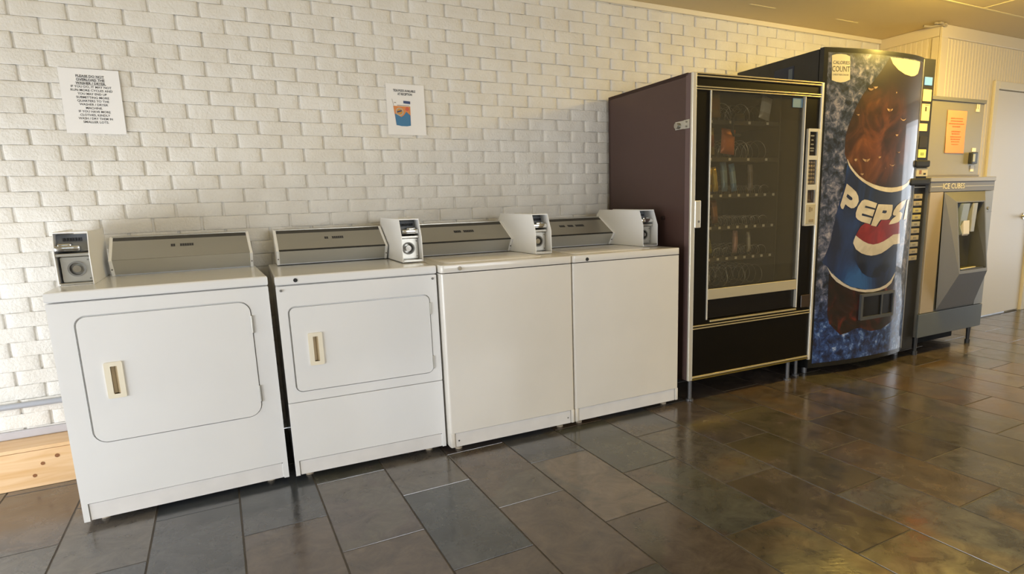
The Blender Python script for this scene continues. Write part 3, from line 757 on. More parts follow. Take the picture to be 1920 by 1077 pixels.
for x in (.06, W-.06):
    for y in (.08, .68):
        bm = B(); cyl(bm, (x, y, 0), (x, y, .055), .018, 14); obj('foot', bm, mat('leg_grey', '#6f6f70', .4, .6), pe)
NX = 40
def bulge(x0, x1, z0, z1, thick, off=0., n=NX):
    bm = B(); cols = []
    for i in range(n+1):
        x = x0+(x1-x0)*i/n; y = dyf(x)-off
        cols.append([bm.verts.new(p) for p in ((x, y, z0), (x, y, z1), (x, y+thick, z1), (x, y+thick, z0))])
    for p, q in zip(cols, cols[1:]):
        for k in range(4): bm.faces.new((p[k], q[k], q[(k+1) % 4], p[(k+1) % 4]))
    bm.faces.new(cols[0][::-1]); bm.faces.new(cols[-1]); return bm
pd_ = obj('door', bulge(0, .93, .055, HP, .03), PBLACK, pe, True)
bm = B(); bx(bm, .93, W, -.004, .035, .055, HP, bev=.003); col_ = obj('selection_column', bm, BLACKM, pe)
bm = B(); bx(bm, .918, .927, -.012, .03, .075, HP-.01, bev=.003); obj('trim_strip', bm, mat('dull_trim', '#8c8a86', .35, .6), pe, label='thin grey strip along the right of the picture')
# printed front: each shape is a film of its own on the curved door
def ice_mat():
    m = bpy.data.materials.new('printed_icy_water'); m.use_nodes = True; nt = m.node_tree; b = nt.nodes['Principled BSDF']; N = nt.nodes.new; L = nt.links.new
    tc = N('ShaderNodeTexCoord'); sx = N('ShaderNodeSeparateXYZ'); L(tc.outputs['Object'], sx.inputs[0])
    n1 = N('ShaderNodeTexNoise'); n1.inputs['Scale'].default_value = 20; n1.inputs['Detail'].default_value = 6; n1.inputs['Distortion'].default_value = .35; n1.inputs['Roughness'].default_value = .66
    L(tc.outputs['Object'], n1.inputs['Vector'])
    def ramp(*st):
        r = N('ShaderNodeValToRGB'); e = r.color_ramp.elements
        e[0].position, e[0].color = st[0][0], lin(st[0][1]); e[1].position, e[1].color = st[-1][0], lin(st[-1][1])
        for p, c in st[1:-1]: q = e.new(p); q.color = lin(c)
        L(n1.outputs['Fac'], r.inputs['Fac']); return r
    hi = ramp((.38, '#161d28'), (.47, '#2d3648'), (.53, '#4a5064'), (.60, '#74727f'), (.70, '#a29ca0'))
    lo = ramp((.36, '#0e1830'), (.46, '#1b3058'), (.55, '#2b4a80'), (.62, '#5f7cac'), (.70, '#b3bfd2'))
    mr = N('ShaderNodeMapRange'); mr.inputs['From Min'].default_value = .36; mr.inputs['From Max'].default_value = .56
    L(sx.outputs['Z'], mr.inputs['Value'])
    mx = N('ShaderNodeMix'); mx.data_type = 'RGBA'; L(mr.outputs['Result'], mx.inputs['Factor']); L(lo.outputs['Color'], mx.inputs['A']); L(hi.outputs['Color'], mx.inputs['B'])
    L(mx.outputs['Result'], b.inputs['Base Color']); b.inputs['Roughness'].default_value = .3; b.inputs['Coat Weight'].default_value = 1.; b.inputs['Coat Roughness'].default_value = .03
    return m
def print_mat(name, *st, scale=7., zs=1., dist=1.2, rough=.35):
    m = bpy.data.materials.new(name); m.use_nodes = True; nt = m.node_tree; b = nt.nodes['Principled BSDF']; N = nt.nodes.new; L = nt.links.new
    tc = N('ShaderNodeTexCoord'); mp = N('ShaderNodeMapping'); mp.inputs['Scale'].default_value = (1, 1, zs); L(tc.outputs['Object'], mp.inputs['Vector'])
    n1 = N('ShaderNodeTexNoise'); n1.inputs['Scale'].default_value = scale; n1.inputs['Detail'].default_value = 6; n1.inputs['Distortion'].default_value = dist
    L(mp.outputs['Vector'], n1.inputs['Vector']); r = N('ShaderNodeValToRGB'); e = r.color_ramp.elements
    e[0].position, e[0].color = st[0][0], lin(st[0][1]); e[1].position, e[1].color = st[-1][0], lin(st[-1][1])
    for p, c in st[1:-1]: q = e.new(p); q.color = lin(c)
    L(n1.outputs['Fac'], r.inputs['Fac']); L(r.outputs['Color'], b.inputs['Base Color']); b.inputs['Roughness'].default_value = rough; b.inputs['Coat Weight'].default_value = 1.; b.inputs['Coat Roughness'].default_value = .03
    return m
def film(name, pts, layer, m, label=None, par=None, flat=False):
    bm = B(); vs = [bm.verts.new((p[0], 0, p[1])) for p in pts]
    es = [bm.edges.new((vs[i], vs[(i+1) % len(vs)])) for i in range(len(vs))]
    bmesh.ops.triangle_fill(bm, use_beauty=True, edges=es)
    for i in range(1, 44):
        bmesh.ops.bisect_plane(bm, geom=bm.verts[:]+bm.edges[:]+bm.faces[:], plane_co=(i*.0225, 0, 0), plane_no=(1, 0, 0))
    for v in bm.verts: v.co.y = dyf(v.co.x)-.0006*layer
    return obj(name, bm, m, par or fp, True, label)
fp = obj('front_picture', bulge(.03, .918, .085, 2.018, .004, .0002), ice_mat(), pe, True)
LIQ = print_mat('printed_cola', (.34, '#21150f'), (.48, '#3d2216'), (.6, '#5f351e'), (.76, '#8a5630'), scale=5, zs=.8, dist=1.6)
# the picture is a glass of cola: amber in its middle, nearly black towards its rim
nt = LIQ.node_tree; pb = nt.nodes['Principled BSDF']; src = pb.inputs['Base Color'].links[0].from_socket
tcq = nt.nodes.new('ShaderNodeTexCoord'); vd = nt.nodes.new('ShaderNodeVectorMath'); vd.operation = 'DISTANCE'; vd.inputs[1].default_value = (.42, -.05, 1.50)
nt.links.new(tcq.outputs['Object'], vd.inputs[0]); mrq = nt.nodes.new('ShaderNodeMapRange'); mrq.inputs['From Min'].default_value = .08; mrq.inputs['From Max'].default_value = .42; nt.links.new(vd.outputs['Value'], mrq.inputs['Value'])
mxq = nt.nodes.new('ShaderNodeMix'); mxq.data_type = 'RGBA'; mxq.inputs['B'].default_value = lin('#1d140f'); nt.links.new(mrq.outputs['Result'], mxq.inputs['Factor']); nt.links.new(src, mxq.inputs['A']); nt.links.new(mxq.outputs['Result'], pb.inputs['Base Color'])
LIQD = print_mat('printed_dark_cola', (.36, '#14110f'), (.52, '#24120f'), (.64, '#4a1812'), (.76, '#7a2a18'), scale=8)
BLUE = print_mat('printed_blue', (.38, '#141f38'), (.5, '#1b3460'), (.62, '#28558c'), scale=4, zs=.3)
DBLUE = print_mat('printed_deep_blue', (.4, '#10182a'), (.62, '#1a2a4a'), scale=4)
PWHITE = print_mat('printed_white', (.4, '#b3a998'), (.6, '#c6bdac'), scale=6)
PRED = print_mat('printed_red', (.4, '#6c1a1e'), (.6, '#8c2428'), scale=5)
BEADP = print_mat('printed_beads', (.4, '#5a3a22'), (.6, '#a58a68'), scale=30)
PCREAM = print_mat('printed_cream', (.4, '#d2b78c'), (.6, '#d8bf96'), scale=3)
G = {
 'badge': [(0.054,2.0),(0.085,2.008),(0.119,2.01),(0.155,2.007),(0.185,1.998),(0.194,1.864),(0.16,1.851),(0.128,1.846),(0.096,1.849),(0.062,1.858)],
 'cream': [(0.52,2.011),(0.854,2.011),(0.853,1.978),(0.833,1.937),(0.795,1.92),(0.751,1.913),(0.677,1.92),(0.606,1.942),(0.549,1.975)],
 'liquid': [(0.515,2.009),(0.473,1.958),(0.44,1.921),(0.393,1.871),(0.339,1.822),(0.302,1.78),(0.274,1.739),(0.244,1.685),(0.221,1.632),(0.202,1.585),(0.19,1.543),(0.186,1.489),(0.188,1.424),(0.193,1.416),(0.212,1.376),(0.245,1.337),(0.314,1.275),(0.441,1.223),(0.561,1.202),(0.674,1.201),(0.772,1.219),(0.835,1.245),(0.875,1.32),(0.905,1.45),(0.914,1.62),(0.914,2.0),(0.9,2.011),(0.86,2.012)],
 'band1': [(0.209,1.387),(0.224,1.352),(0.246,1.325),(0.288,1.287),(0.341,1.253),(0.404,1.224),(0.461,1.204),(0.521,1.19),(0.575,1.182),(0.63,1.179),(0.689,1.183),(0.75,1.192),(0.812,1.219),(0.855,1.251),(0.846,1.265),(0.796,1.235),(0.746,1.221),(0.678,1.211),(0.626,1.209),(0.56,1.212),(0.498,1.221),(0.439,1.234),(0.375,1.255),(0.313,1.287),(0.27,1.321),(0.236,1.355),(0.211,1.392)],
 'label': [(0.205,1.252),(0.211,1.361),(0.246,1.322),(0.289,1.284),(0.404,1.221),(0.522,1.187),(0.63,1.177),(0.75,1.19),(0.856,1.248),(0.738,0.636),(0.68,0.579),(0.578,0.547),(0.437,0.548),(0.302,0.578),(0.196,0.637),(0.103,0.724),(0.067,0.747),(0.11,0.852),(0.12,0.877),(0.152,1.057),(0.182,1.161)],
 'P': [(0.215,1.241),(0.254,1.217),(0.293,1.189),(0.314,1.16),(0.321,1.129),(0.306,1.1),(0.285,1.087),(0.261,1.086),(0.234,1.099),(0.214,1.113),(0.199,1.082),(0.184,1.088),(0.175,1.108)],
 'Ph': [(0.225,1.177),(0.262,1.154),(0.268,1.143),(0.259,1.136),(0.241,1.142),(0.218,1.16)],
 'E': [(0.347,1.131),(0.37,1.138),(0.395,1.135),(0.489,1.111),(0.434,0.979),(0.355,0.998),(0.322,1.013),(0.305,1.029),(0.302,1.055),(0.317,1.095)],
 'E1': [(0.381,1.099),(0.486,1.077),(0.482,1.067),(0.376,1.088)],
 'E2': [(0.357,1.051),(0.461,1.026),(0.456,1.016),(0.353,1.038)],
 'P2': [(0.501,1.105),(0.648,1.097),(0.649,1.066),(0.641,1.027),(0.621,1.005),(0.597,1.001),(0.535,1.003),(0.519,0.989),(0.495,0.961),(0.443,0.97)],
 'P2h': [(0.551,1.064),(0.59,1.061),(0.589,1.049),(0.575,1.043),(0.543,1.048)],
 'S': [(0.807,1.128),(0.749,1.116),(0.696,1.09),(0.664,1.059),(0.656,1.036),(0.665,1.027),(0.697,1.024),(0.654,1.004),(0.633,0.985),(0.621,0.968),(0.682,0.973),(0.728,0.981),(0.756,1.0),(0.77,1.036),(0.747,1.046),(0.723,1.05),(0.768,1.075),(0.793,1.101)],
 'I': [(0.822,1.123),(0.852,1.129),(0.829,1.0),(0.789,0.992)],
 'red': [(0.316,0.911),(0.331,0.937),(0.354,0.967),(0.391,0.988),(0.507,0.958),(0.544,0.999),(0.631,0.999),(0.744,0.98),(0.758,0.903),(0.68,0.899),(0.635,0.88),(0.582,0.86),(0.53,0.848),(0.48,0.844),(0.432,0.853),(0.384,0.871),(0.348,0.891)],
 'white': [(0.316,0.913),(0.302,0.881),(0.298,0.862),(0.324,0.822),(0.374,0.793),(0.42,0.779),(0.468,0.771),(0.518,0.773),(0.569,0.781),(0.623,0.801),(0.69,0.832),(0.768,0.834),(0.758,0.904),(0.68,0.9),(0.635,0.881),(0.582,0.861),(0.53,0.849),(0.48,0.846),(0.431,0.854),(0.384,0.873),(0.348,0.892)],
 'globe': [(0.304,0.858),(0.374,0.792),(0.469,0.769),(0.57,0.78),(0.69,0.83),(0.773,0.832),(0.707,0.744),(0.678,0.699),(0.642,0.656),(0.593,0.633),(0.544,0.621),(0.497,0.622),(0.445,0.635),(0.394,0.664),(0.355,0.708),(0.326,0.754),(0.312,0.785)],
 'band2': [(0.101,0.724),(0.14,0.677),(0.196,0.636),(0.244,0.603),(0.302,0.576),(0.368,0.557),(0.438,0.546),(0.511,0.544),(0.578,0.547),(0.641,0.563),(0.693,0.589),(0.737,0.64),(0.735,0.621),(0.703,0.569),(0.651,0.542),(0.58,0.53),(0.513,0.525),(0.439,0.529),(0.37,0.541),(0.304,0.559),(0.24,0.587),(0.184,0.618),(0.141,0.658)],
 'dark': [(0.123,0.678),(0.197,0.627),(0.303,0.565),(0.439,0.535),(0.579,0.537),(0.696,0.569),(0.738,0.601),(0.778,0.47),(0.798,0.338),(0.735,0.294),(0.626,0.256),(0.513,0.255),(0.419,0.289),(0.357,0.288),(0.308,0.27),(0.242,0.259),(0.198,0.296),(0.145,0.346),(0.128,0.408),(0.124,0.529)],
}
film('cola_picture', G['liquid'], 1, LIQ)
film('cola_picture', G['dark'], 1, LIQD)
film('bottle_label', G['label'], 2, BLUE)
film('label_band', G['band1'], 3, PWHITE); film('label_band', G['band2'], 3, PWHITE)
film('emblem', G['globe'], 3, DBLUE); film('emblem', G['white'], 4, PWHITE); film('emblem', G['red'], 4.6, PRED)
for k in ('P', 'E', 'P2', 'S', 'I'): film('lettering', G[k], 6, PWHITE)
for k in ('Ph', 'E1', 'E2', 'P2h'): film('lettering', G[k], 7, DBLUE)
film('cream_disc', G['cream'], 2, PCREAM)
bd = film('badge', G['badge'], 2, mat('badge_beige', '#cbbf9a', .4, coat=.8))
def curved_text(s, cx, z, size, w, m, par):
    bm = B(); text_bm(bm, s, cx, z, size, 0, w)
    for v in bm.verts: v.co.y = dyf(v.co.x)-.0019
    obj('badge_lettering', bm, m, fp)
curved_text('CALORIES', .124, 1.951, .028, .118, INK, bd); curved_text('COUNT', .124, 1.908, .046, .128, mat('badge_ink', '#1c1c1a', .6), bd); curved_text('CHECK THEN CHOOSE', .124, 1.886, .014, .112, INK, bd)
# water beads and drips on the bottle
rr = random.Random(5)
for _ in range(14):
    bm = B()
    x, z = rr.uniform(.27, .72), rr.uniform(1.26, 1.85); w, h = rr.uniform(.004, .035), rr.uniform(.003, .008)
    n = 10; vs = [bm.verts.new((x+w*math.cos(2*PI*i/n), dyf(x+w*math.cos(2*PI*i/n))-.0022, z+h*math.sin(2*PI*i/n)+w*.2*math.cos(4*PI*i/n))) for i in range(n)]; bm.faces.new(vs)
    obj('water_bead', bm, BEADP, fp)
# delivery slot
bm = B(); holed(bm, rrect(.388, .728, .343, .520, .006), [rrect(.408, .712, .365, .502, .004, 2)], -.022, .02)
for v in bm.verts: v.co.y += dyf(v.co.x)*.9
sl = obj('delivery_slot', bm, mat('slot_frame_grey', '#4b4d4e', .35), pe)
bm = bulge(.404, .716, .362, .505, .004, .0062, 12); obj('slot_flap', bm, mat('slot_black', '#0b0b0b', .4), sl)
bm = bulge(.592, .604, .364, .503, .006, .013, 2); obj('slot_divider', bm, mat('slot_frame_grey', '#4b4d4e', .35), sl)
bm = B(); bx(bm, .40, .43, -.05, -.046, .366, .50)
bm.free()
# selection column
def lbl(name, x0, x1, z0, z1, m, y=-.008, t=.006, bev=.002, par=None):
    bm = B(); bx(bm, x0, x1, y, y+t, z0, z1, bev=bev); return obj(name, bm, m, par or col_)
YEL = mat('label_yellow', '#f0c690', .5); BTN = mat('button_beige', '#948871', .35)
lbl('blue_label', .948, 1.029, 1.876, 1.929, mat('label_blue', '#5a86e0', .4))
lbl('yellow_label', .944, 1.031, 1.774, 1.850, YEL)
q = lbl('yellow_label', .942, 1.026, 1.648, 1.757, YEL)
lbl('label_mark', .975, .99, 1.71, 1.738, INK, -.0095, .002, 0); lbl('label_mark', .972, 1.02, 1.748, 1.752, INKS, -.0095, .002, 0)
lbl('yellow_label', .930, 1.014, 1.580, 1.630, YEL)
lbl('dark_label', .945, 1.024, 1.470, 1.546, mat('label_dark', '#2e2b22', .3))
q = lbl('green_label', .943, 1.024, 1.405, 1.460, mat('label_green', '#d9cf7a', .4)); lbl('label_mark', .965, 1.0, 1.422, 1.44, mat('dull_green', '#8d9a55', .5), -.0095, .002, 0)
lbl('lock_bar', .906, 1.057, 1.342, 1.388, BLACKM, -.026, .03, .010)
q = lbl('coin_plate', .932, 1.054, 1.280, 1.336, CREAMM, -.012, .01, .002)
lbl('coin_slot', 1.008, 1.032, 1.292, 1.303, DARK, -.0135, .002, 0); lbl('coin_slot', .962, .985, 1.296, 1.322, mat('slot_rust', '#7d5a4a', .4), -.0135, .002, 0)
lbl('lock_bar', .845, W+.004, 1.220, 1.267, BLACKM, -.036, .036, .012)
lbl('column_edge', .932, 1.05, 1.205, 1.211, SILVER, -.008, .005, .001)
for i in range(10):
    z = 1.145-.0472*i
    q = lbl('selection_button', .930-.0008*i, 1.020-.0008*i, z-.0165, z+.0165, [BTN, mat('button_yellow', '#a39862', .35), mat('button_grey', '#8d887c', .35)][(1 if i in (2, 3) else (2 if i in (4, 7) else 0))], -.012, .01, .003)
    lbl('button_mark', .955, .985, z-.006, z+.005, INKS, -.0132, .0015, 0)

# ------------------------------------------------------------------ ice dispenser
l, a, W = frame((4.971, -.9757), (5.7787, -.9877))
W -= .004
ic = thing('ice_dispenser', 'grey ice cube dispenser with hooded chute between the blue machine and the white door', 'ice dispenser', l, a)
ICEG = mat('ice_grey_paint', '#8b8b87', .38, .25); ICED = mat('ice_hood_grey', '#686765', .42); ICET = mat('ice_tan_panel', '#a9987b', .38, .3); ICEB = mat('ice_base_grey', '#575b58', .4, .2)
bm = B(); bx(bm, .004, W, .012, .44, .135, 1.25, bev=.003); bx(bm, .004, W-.015, .012, .66, .135, 1.25); obj('cabinet', bm, ICEG, ic)
bm = B(); bx(bm, -.004, W+.006, -.008, .66, 1.240, 1.272, bev=.004); obj('top_cover', bm, mat('ice_top_grey', '#9a948a', .35, .4), ic)
bm = B(); bx(bm, .0, W, -.003, .012, 1.172, 1.240, bev=.002); hb = obj('header_band', bm, mat('ice_header', '#706d69', .4, .2), ic)
for q0, q1 in ((.01, .14), (.42, W-.01)):
    bm = B(); bx(bm, q0, q1, -.0045, -.002, 1.205, 1.210); obj('header_stripe', bm, mat('stripe_pale', '#b8b4aa', .4), hb)
bm = B(); text_bm(bm, 'ICE', .186, 1.193, .052, -.0045, .082, bold=.0006); text_bm(bm, 'CUBES', .328, 1.193, .052, -.0045, .168, bold=.0006); obj('header_lettering', bm, mat('letter_cream', '#dcd2b4', .5), hb)
bm = B(); bx(bm, .008, .164, -.002, .012, .312, 1.170, bev=.002); obj('side_panel', bm, ICET, ic)
bm = B(); bx(bm, .690, W-.002, -.002, .012, .312, 1.170, bev=.002); rp_ = obj('side_panel', bm, ICEG, ic)
bm = B(); disc(bm, .752, 1.04, -.006, .0, .012, 16); bx(bm, .738, .80, -.004, -.001, 1.013, 1.017); obj('key_lock', bm, GREYP, rp_)
bm = B(); bx(bm, -.006, W, -.005, .012, .135, .308, bev=.003); obj('base_panel', bm, ICEB, ic)
# hood: truncated wedge, front leaning out, underside sloping back to the panel
def hood(shrink):
    s = shrink
    return dict(bl=(.20+s, .0, .318+s), br=(.68-s, .0, .318+s), tl=(.175+s, .0, 1.168-s), tr=(.69-s, .0, 1.168-s),
                ftl=(.238+s, -.052, 1.100-s), ftr=(.605-s, -.052, 1.100-s), fbl=(.244+s, -.112, .590+s), fbr=(.603-s, -.112, .590+s))
h = hood(0); bm = B(); v = {k: bm.verts.new(p) for k, p in h.items()}
for f in (('tl', 'ftl', 'fbl', 'bl'), ('tr', 'br', 'fbr', 'ftr'), ('bl', 'fbl', 'fbr', 'br'), ('tl', 'tr', 'ftr', 'ftl')): bm.faces.new([v[k] for k in f])
# front rim with opening, and the recess behind it
def fy(z): return -.052-(1.1-z)/.51*.06
op = [(.256, .612), (.592, .612), (.590, 1.092), (.252, 1.092)]
outer = [(.244, .590), (.603, .590), (.605, 1.100), (.238, 1.100)]
es = []; vs_all = []
for lp in (outer, op):
    vs = [bm.verts.new((x, fy(z), z)) for x, z in lp]; es += [bm.edges.new((vs[i], vs[(i+1) % 4])) for i in range(4)]; vs_all.append(vs)
bmesh.ops.triangle_fill(bm, use_beauty=True, edges=es)
hd = obj('dispenser_hood', bm, ICED, ic)
bm = B(); A_ = [bm.verts.new((x, fy(z)+.0004, z)) for x, z in op]; Bk = [bm.verts.new((x+(.02 if i in (0, 3) else -.02), .011, z)) for i, (x, z) in enumerate(op)]
for i in range(4): bm.faces.new((A_[i], A_[(i+1) % 4], Bk[(i+1) % 4], Bk[i]))
bm.faces.new(Bk); obj('chute_recess', bm, mat('recess_grey', '#45443e', .45), hd)
bm = B(); prism(bm, [(-.07, 1.085), (-.055, .93), (-.075, .875), (-.06, .86), (-.02, .90), (-.01, 1.085)], 'x', .30, .38, bev=.002); ch = obj('ice_chute', bm, mat('chute_bluegrey', '#8a949a', .3), hd)
bm = B(); prism(bm, [(-.077, .965), (-.0835, .870), (-.074, .858), (-.058, .925)], 'x', .304, .376, bev=.002); obj('push_lever', bm, mat('lever_pale', '#cfc6b4', .3), hd)
bm = B(); prism(bm, [(-.06, 1.085), (-.05, .88), (-.02, .88), (-.01, 1.085)], 'x', .45, .50, bev=.004); obj('water_chute', bm, mat('chute_clear_grey', '#9a9a94', .2), hd)
bm = B(); bx(bm, .264, .586, -.10, .0, .612, .620); gr_ = obj('drip_tray', bm, mat('drip_dark', '#3a382c', .4), hd)
bm = B(); prism(bm, [(.275, -.105), (.50, -.085), (.49, -.075), (.275, -.092)], 'z', .621, .627); obj('tray_lip', bm, mat('lip_yellow', '#d8c88a', .4), hd)
for x, y in ((.03, .03), (W-.09, .03), (.03, .38), (W-.09, .38)):
    bm = B(); cyl(bm, (x, y, 0), (x, y, .03), .018, 14); cyl(bm, (x, y, .03), (x, y, .137), .012, 14, .016); obj('leg', bm, mat('leg_dark', '#3d3d3d', .4, .4), ic, True)
bm = B(); bx(bm, .04, W-.07, .16, .42, .03, .135); obj('undercarriage', bm, mat('under_shade_black', '#0a0a0a', .7, spec=.2), ic)  # near-black colour also paints in the shadow beneath the dispenser
# ice bin on top
bm = B(); bx(bm, .05, .768, .1, .46, 1.272, 1.808, bev=.004); bn = obj('ice_maker_head', bm, mat('head_grey', '#8f8874', .36, .35), ic)
bm = B(); bx(bm, .045, .774, .09, .46, 1.806, 1.832, bev=.003); obj('head_cover', bm, ICED, bn)
bm = B(); bx(bm, .045, .772, .094, .46, 1.273, 1.292, bev=.002); obj('head_base', bm, mat('head_base_dark', '#6d675c', .4), bn)
l_ic, a_ic = l, a
def ic_at(x, y, z):
    ca, sa = math.cos(a_ic), math.sin(a_ic); return (l_ic[0]+ca*x-sa*y, l_ic[1]+sa*x+ca*y, z)
HEADITEMS = True
bm = B(); bx(bm, .655, .70, .0955, .099, 1.745, 1.765); bx(bm, .664, .674, .0945, .099, 1.765, 1.80); bx(bm, .688, .698, .0945, .099, 1.765, 1.80); obj('small_label', bm, mat('label_pale', '#cfcabd', .5), bn)
bm = B(); bx(bm, .615, .69, .07, .1, 1.370, 1.455, bev=.006); sw = obj('control_box', bm, mat('control_black', '#2b2c2a', .3), bn)
bm = B(); bx(bm, .622, .65, .0675, .072, 1.385, 1.44, bev=.002); obj('control_window', bm, mat('control_pale', '#a3a7a2', .3), bn)
bm = B(); bx(bm, .655, .70, .0955, .099, 1.46, 1.487); bx(bm, .655, .695, .0955, .099, 1.315, 1.36); obj('white_label', bm, PAPER, bn)
# orange notice on the ice head
t = thing('paper_notice', 'orange paper notice taped to the grey ice dispenser', 'notice', ic_at(0, 0, 0), a_ic)
NZ0, NZ1 = 1.447, 1.744
bm = B(); n = 10
fr_, bk = [], []
for i in range(n+1):
    z = NZ0+(NZ1-NZ0)*i/n; y = .0965-.004*max(0, (1-i/n)-.55)-.0006*math.sin(i*.9)
    fr_.append([bm.verts.new((.301+.005*(1-i/n), y, z)), bm.verts.new((.540-.003*(1-i/n), y-.001, z))]); bk.append([bm.verts.new((.301+.005*(1-i/n), y+.0006, z)), bm.verts.new((.540-.003*(1-i/n), y-.0004, z))])
for i in range(n):
    bm.faces.new((fr_[i][0], fr_[i][1], fr_[i+1][1], fr_[i+1][0])); bm.faces.new((bk[i][0], bk[i+1][0], bk[i+1][1], bk[i][1]))
    bm.faces.new((fr_[i][0], fr_[i+1][0], bk[i+1][0], bk[i][0])); bm.faces.new((fr_[i][1], bk[i][1], bk[i+1][1], fr_[i+1][1]))
obj('sheet', bm, mat('orange_paper', '#f6936c', .7), t, True)
bm = B(); rr = random.Random(2)
for z, w in ((1.690, .15), (1.672, .15), (1.653, .19), (1.634, .10), (1.600, .11), (1.583, .10), (1.562, .13), (1.545, .12), (1.527, .10), (1.508, .09)):
    x = .42-w/2
    while x < .42+w/2:
        q = rr.uniform(.006, .02); bx(bm, x, min(x+q, .42+w/2), .0935, .0940, z-.003, z+.003); x += q+.005
obj('printed_lines', bm, mat('orange_ink', '#b06a3c', .8), t)

# ------------------------------------------------------------------ notices on the brick
def sheet(name, label, x0, x1, z0, z1, tilt, cat):
    """paper lying against the brick, its lower right corner lifted a little"""
    t = thing(name, label, cat, ((x0+x1)/2, -.0032, (z0+z1)/2), 0); t.rotation_euler = (0, tilt, 0)
    w, h = x1-x0, z1-z0; n = 8; bm = B(); g = {}
    for s in (0, 1):
        for i in range(n+1):
            for j in range(n+1):
                u, v = i/n, j/n; lift = .012*max(0, u-.35)**2*(1.3-.5*v) + .0015*(1-v)
                g[s, i, j] = bm.verts.new((-w/2+w*u, -lift+(.0004 if s else 0), -h/2+h*v))
    for s in (0, 1):
        for i in range(n):
            for j in range(n): bm.faces.new((g[s, i, j], g[s, i+1, j], g[s, i+1, j+1], g[s, i, j+1]))
    for i in range(n):
        for a_, b_ in (((i, 0), (i+1, 0)), ((i, n), (i+1, n)), ((0, i), (0, i+1)), ((n, i), (n, i+1))):
            bm.faces.new((g[(0,)+a_], g[(0,)+b_], g[(1,)+b_], g[(1,)+a_]))
    obj('sheet', bm, PAPER, t, True)
    def conform(bm, e=.0007):
        for v in bm.verts:
            u, q = (v.co.x+w/2)/w, (v.co.z+h/2)/h
            v.co.y = -(.012*max(0, u-.35)**2*(1.3-.5*q)+.0015*(1-q))-e
        return bm
    return t, conform
t, cf = sheet('paper_notice', 'white printed notice on the brick above the left-hand dryer, text only', .035, .259, 1.550, 1.829, math.radians(.6), 'notice')
LINES = [('PLEASE DO NOT', .105, 1), ('OVERLOAD THE', .105, 1), ('WASHER / DRYER.', .112, 1), ('IF YOU DO, IT MAY NOT', .15, 0), ('RUN MORE CYCLES AND', .155, 0), ('YOU MAY END UP', .108, 0), ('SUBMITTING MORE', .122, 0), ('QUARTERS TO THE', .118, 0), ('WASHER / DRYER', .106, 0), ('MACHINE.', .062, 0), ('IF YOU HAVE MORE', .118, 0), ('CLOTHES, KINDLY', .112, 0), ('WASH / DRY THEM IN', .128, 0), ('SMALLER LOTS.', .096, 0)]
bm = B()
for i, (s, w, ul) in enumerate(LINES):
    z = .104-.0152*i; text_bm(bm, s, .002, z, .0135, 0, w, bold=.00035 if i < 3 else .00015)
    if ul: bx(bm, .002-w/2, .002+w/2, -.0003, .0, z-.0025, z-.0016)
obj('printed_text', cf(bm), INK, t)
t, cf = sheet('paper_poster', 'white poster with an orange and blue pouch picture, on the brick above the second dryer', 1.482, 1.698, 1.580, 1.852, math.radians(.5), 'poster')
bm = B(); text_bm(bm, 'TIDE PODS AVAILABLE', -.005, .095, .017, 0, .125, bold=.0005); text_bm(bm, 'AT RECEPTION', -.003, .077, .017, 0, .082, bold=.0005)
obj('printed_text', cf(bm), INK, t)
def pic(name, polys, m, e):
    bm = B()
    for p in polys:
        c = [bm.verts.new((x, 0, z)) for x, z in p]; bm.faces.new(c)
    bmesh.ops.triangulate(bm, faces=bm.faces[:]); bmesh.ops.subdivide_edges(bm, edges=bm.edges[:], cuts=2)
    return obj(name, cf(bm, e), m, t)
def circ(cx, cz, r, n=16): return [(cx+r*math.cos(2*PI*i/n), cz+r*math.sin(2*PI*i/n)) for i in range(n)]
pic('pouch_picture', [[(-.072, .018), (.024, .018), (.022, -.085), (-.06, -.085)]], mat('pouch_orange', '#d98a4a', .6), .0009)
pic('pouch_picture', [[(-.066, -.022), (-.03, -.04), (-.015, -.03), (.0, -.01), (.022, -.03), (.022, -.085), (.0, -.089), (-.03, -.089), (-.06, -.084)]], mat('pouch_blue', '#3f78a0', .6), .0012)
pic('pouch_picture', [circ(-.038, -.012, .022)], mat('pouch_ring', '#b8b2a4', .6), .0014)
pic('pouch_picture', [circ(-.038, -.012, .017)], mat('pouch_gold', '#c9913f', .6), .0016)
pic('pouch_picture', [[(-.052, -.018), (-.026, -.010), (-.026, -.002), (-.052, -.010)]], mat('pouch_navy', '#3d4c74', .6), .0018)
pic('pouch_picture', [circ(.006, .004, .011)], mat('pouch_red', '#d0604a', .6), .0014)
pic('pouch_picture', [[(-.014, .048), (.025, .046), (.025, .031), (-.014, .034)]], mat('pouch_navy', '#3d4c74', .6), .0009)
pic('pouch_picture', [[(-.078, .055), (-.0765, .055), (-.068, .018), (-.0695, .018)], [(-.066, .038), (-.055, .038), (-.055, .034), (-.066, .034)], [(-.05, .024), (.02, .024), (.02, .021), (-.05, .021)]], mat('pouch_line', '#8e8878', .6), .0009)
# small wad of old sealant and a wire clip in the ceiling corner
bm = B(); rr = random.Random(4)
tube(bm, [(XN-.14, YJ+.06, ZC-.012), (XN-.10, YJ+.03, ZC-.02), (XN-.05, YJ-.03, ZC-.014), (XN+.0, YJ-.035, ZC-.02)], .009, 8)
for _ in range(5):
    x, y = XN-.06+rr.uniform(-.07, .07), YJ-.02+rr.uniform(-.03, .03); bx(bm, x-.015, x+.015, y-.012, y+.012, ZC-.02, ZC-.002, bev=.006)
tag(obj('cable_stub', bm, mat('sealant_grey', '#b3a68c', .6), None, True), 'lumpy grey cable stub in the ceiling corner above the ice dispenser', 'cable')

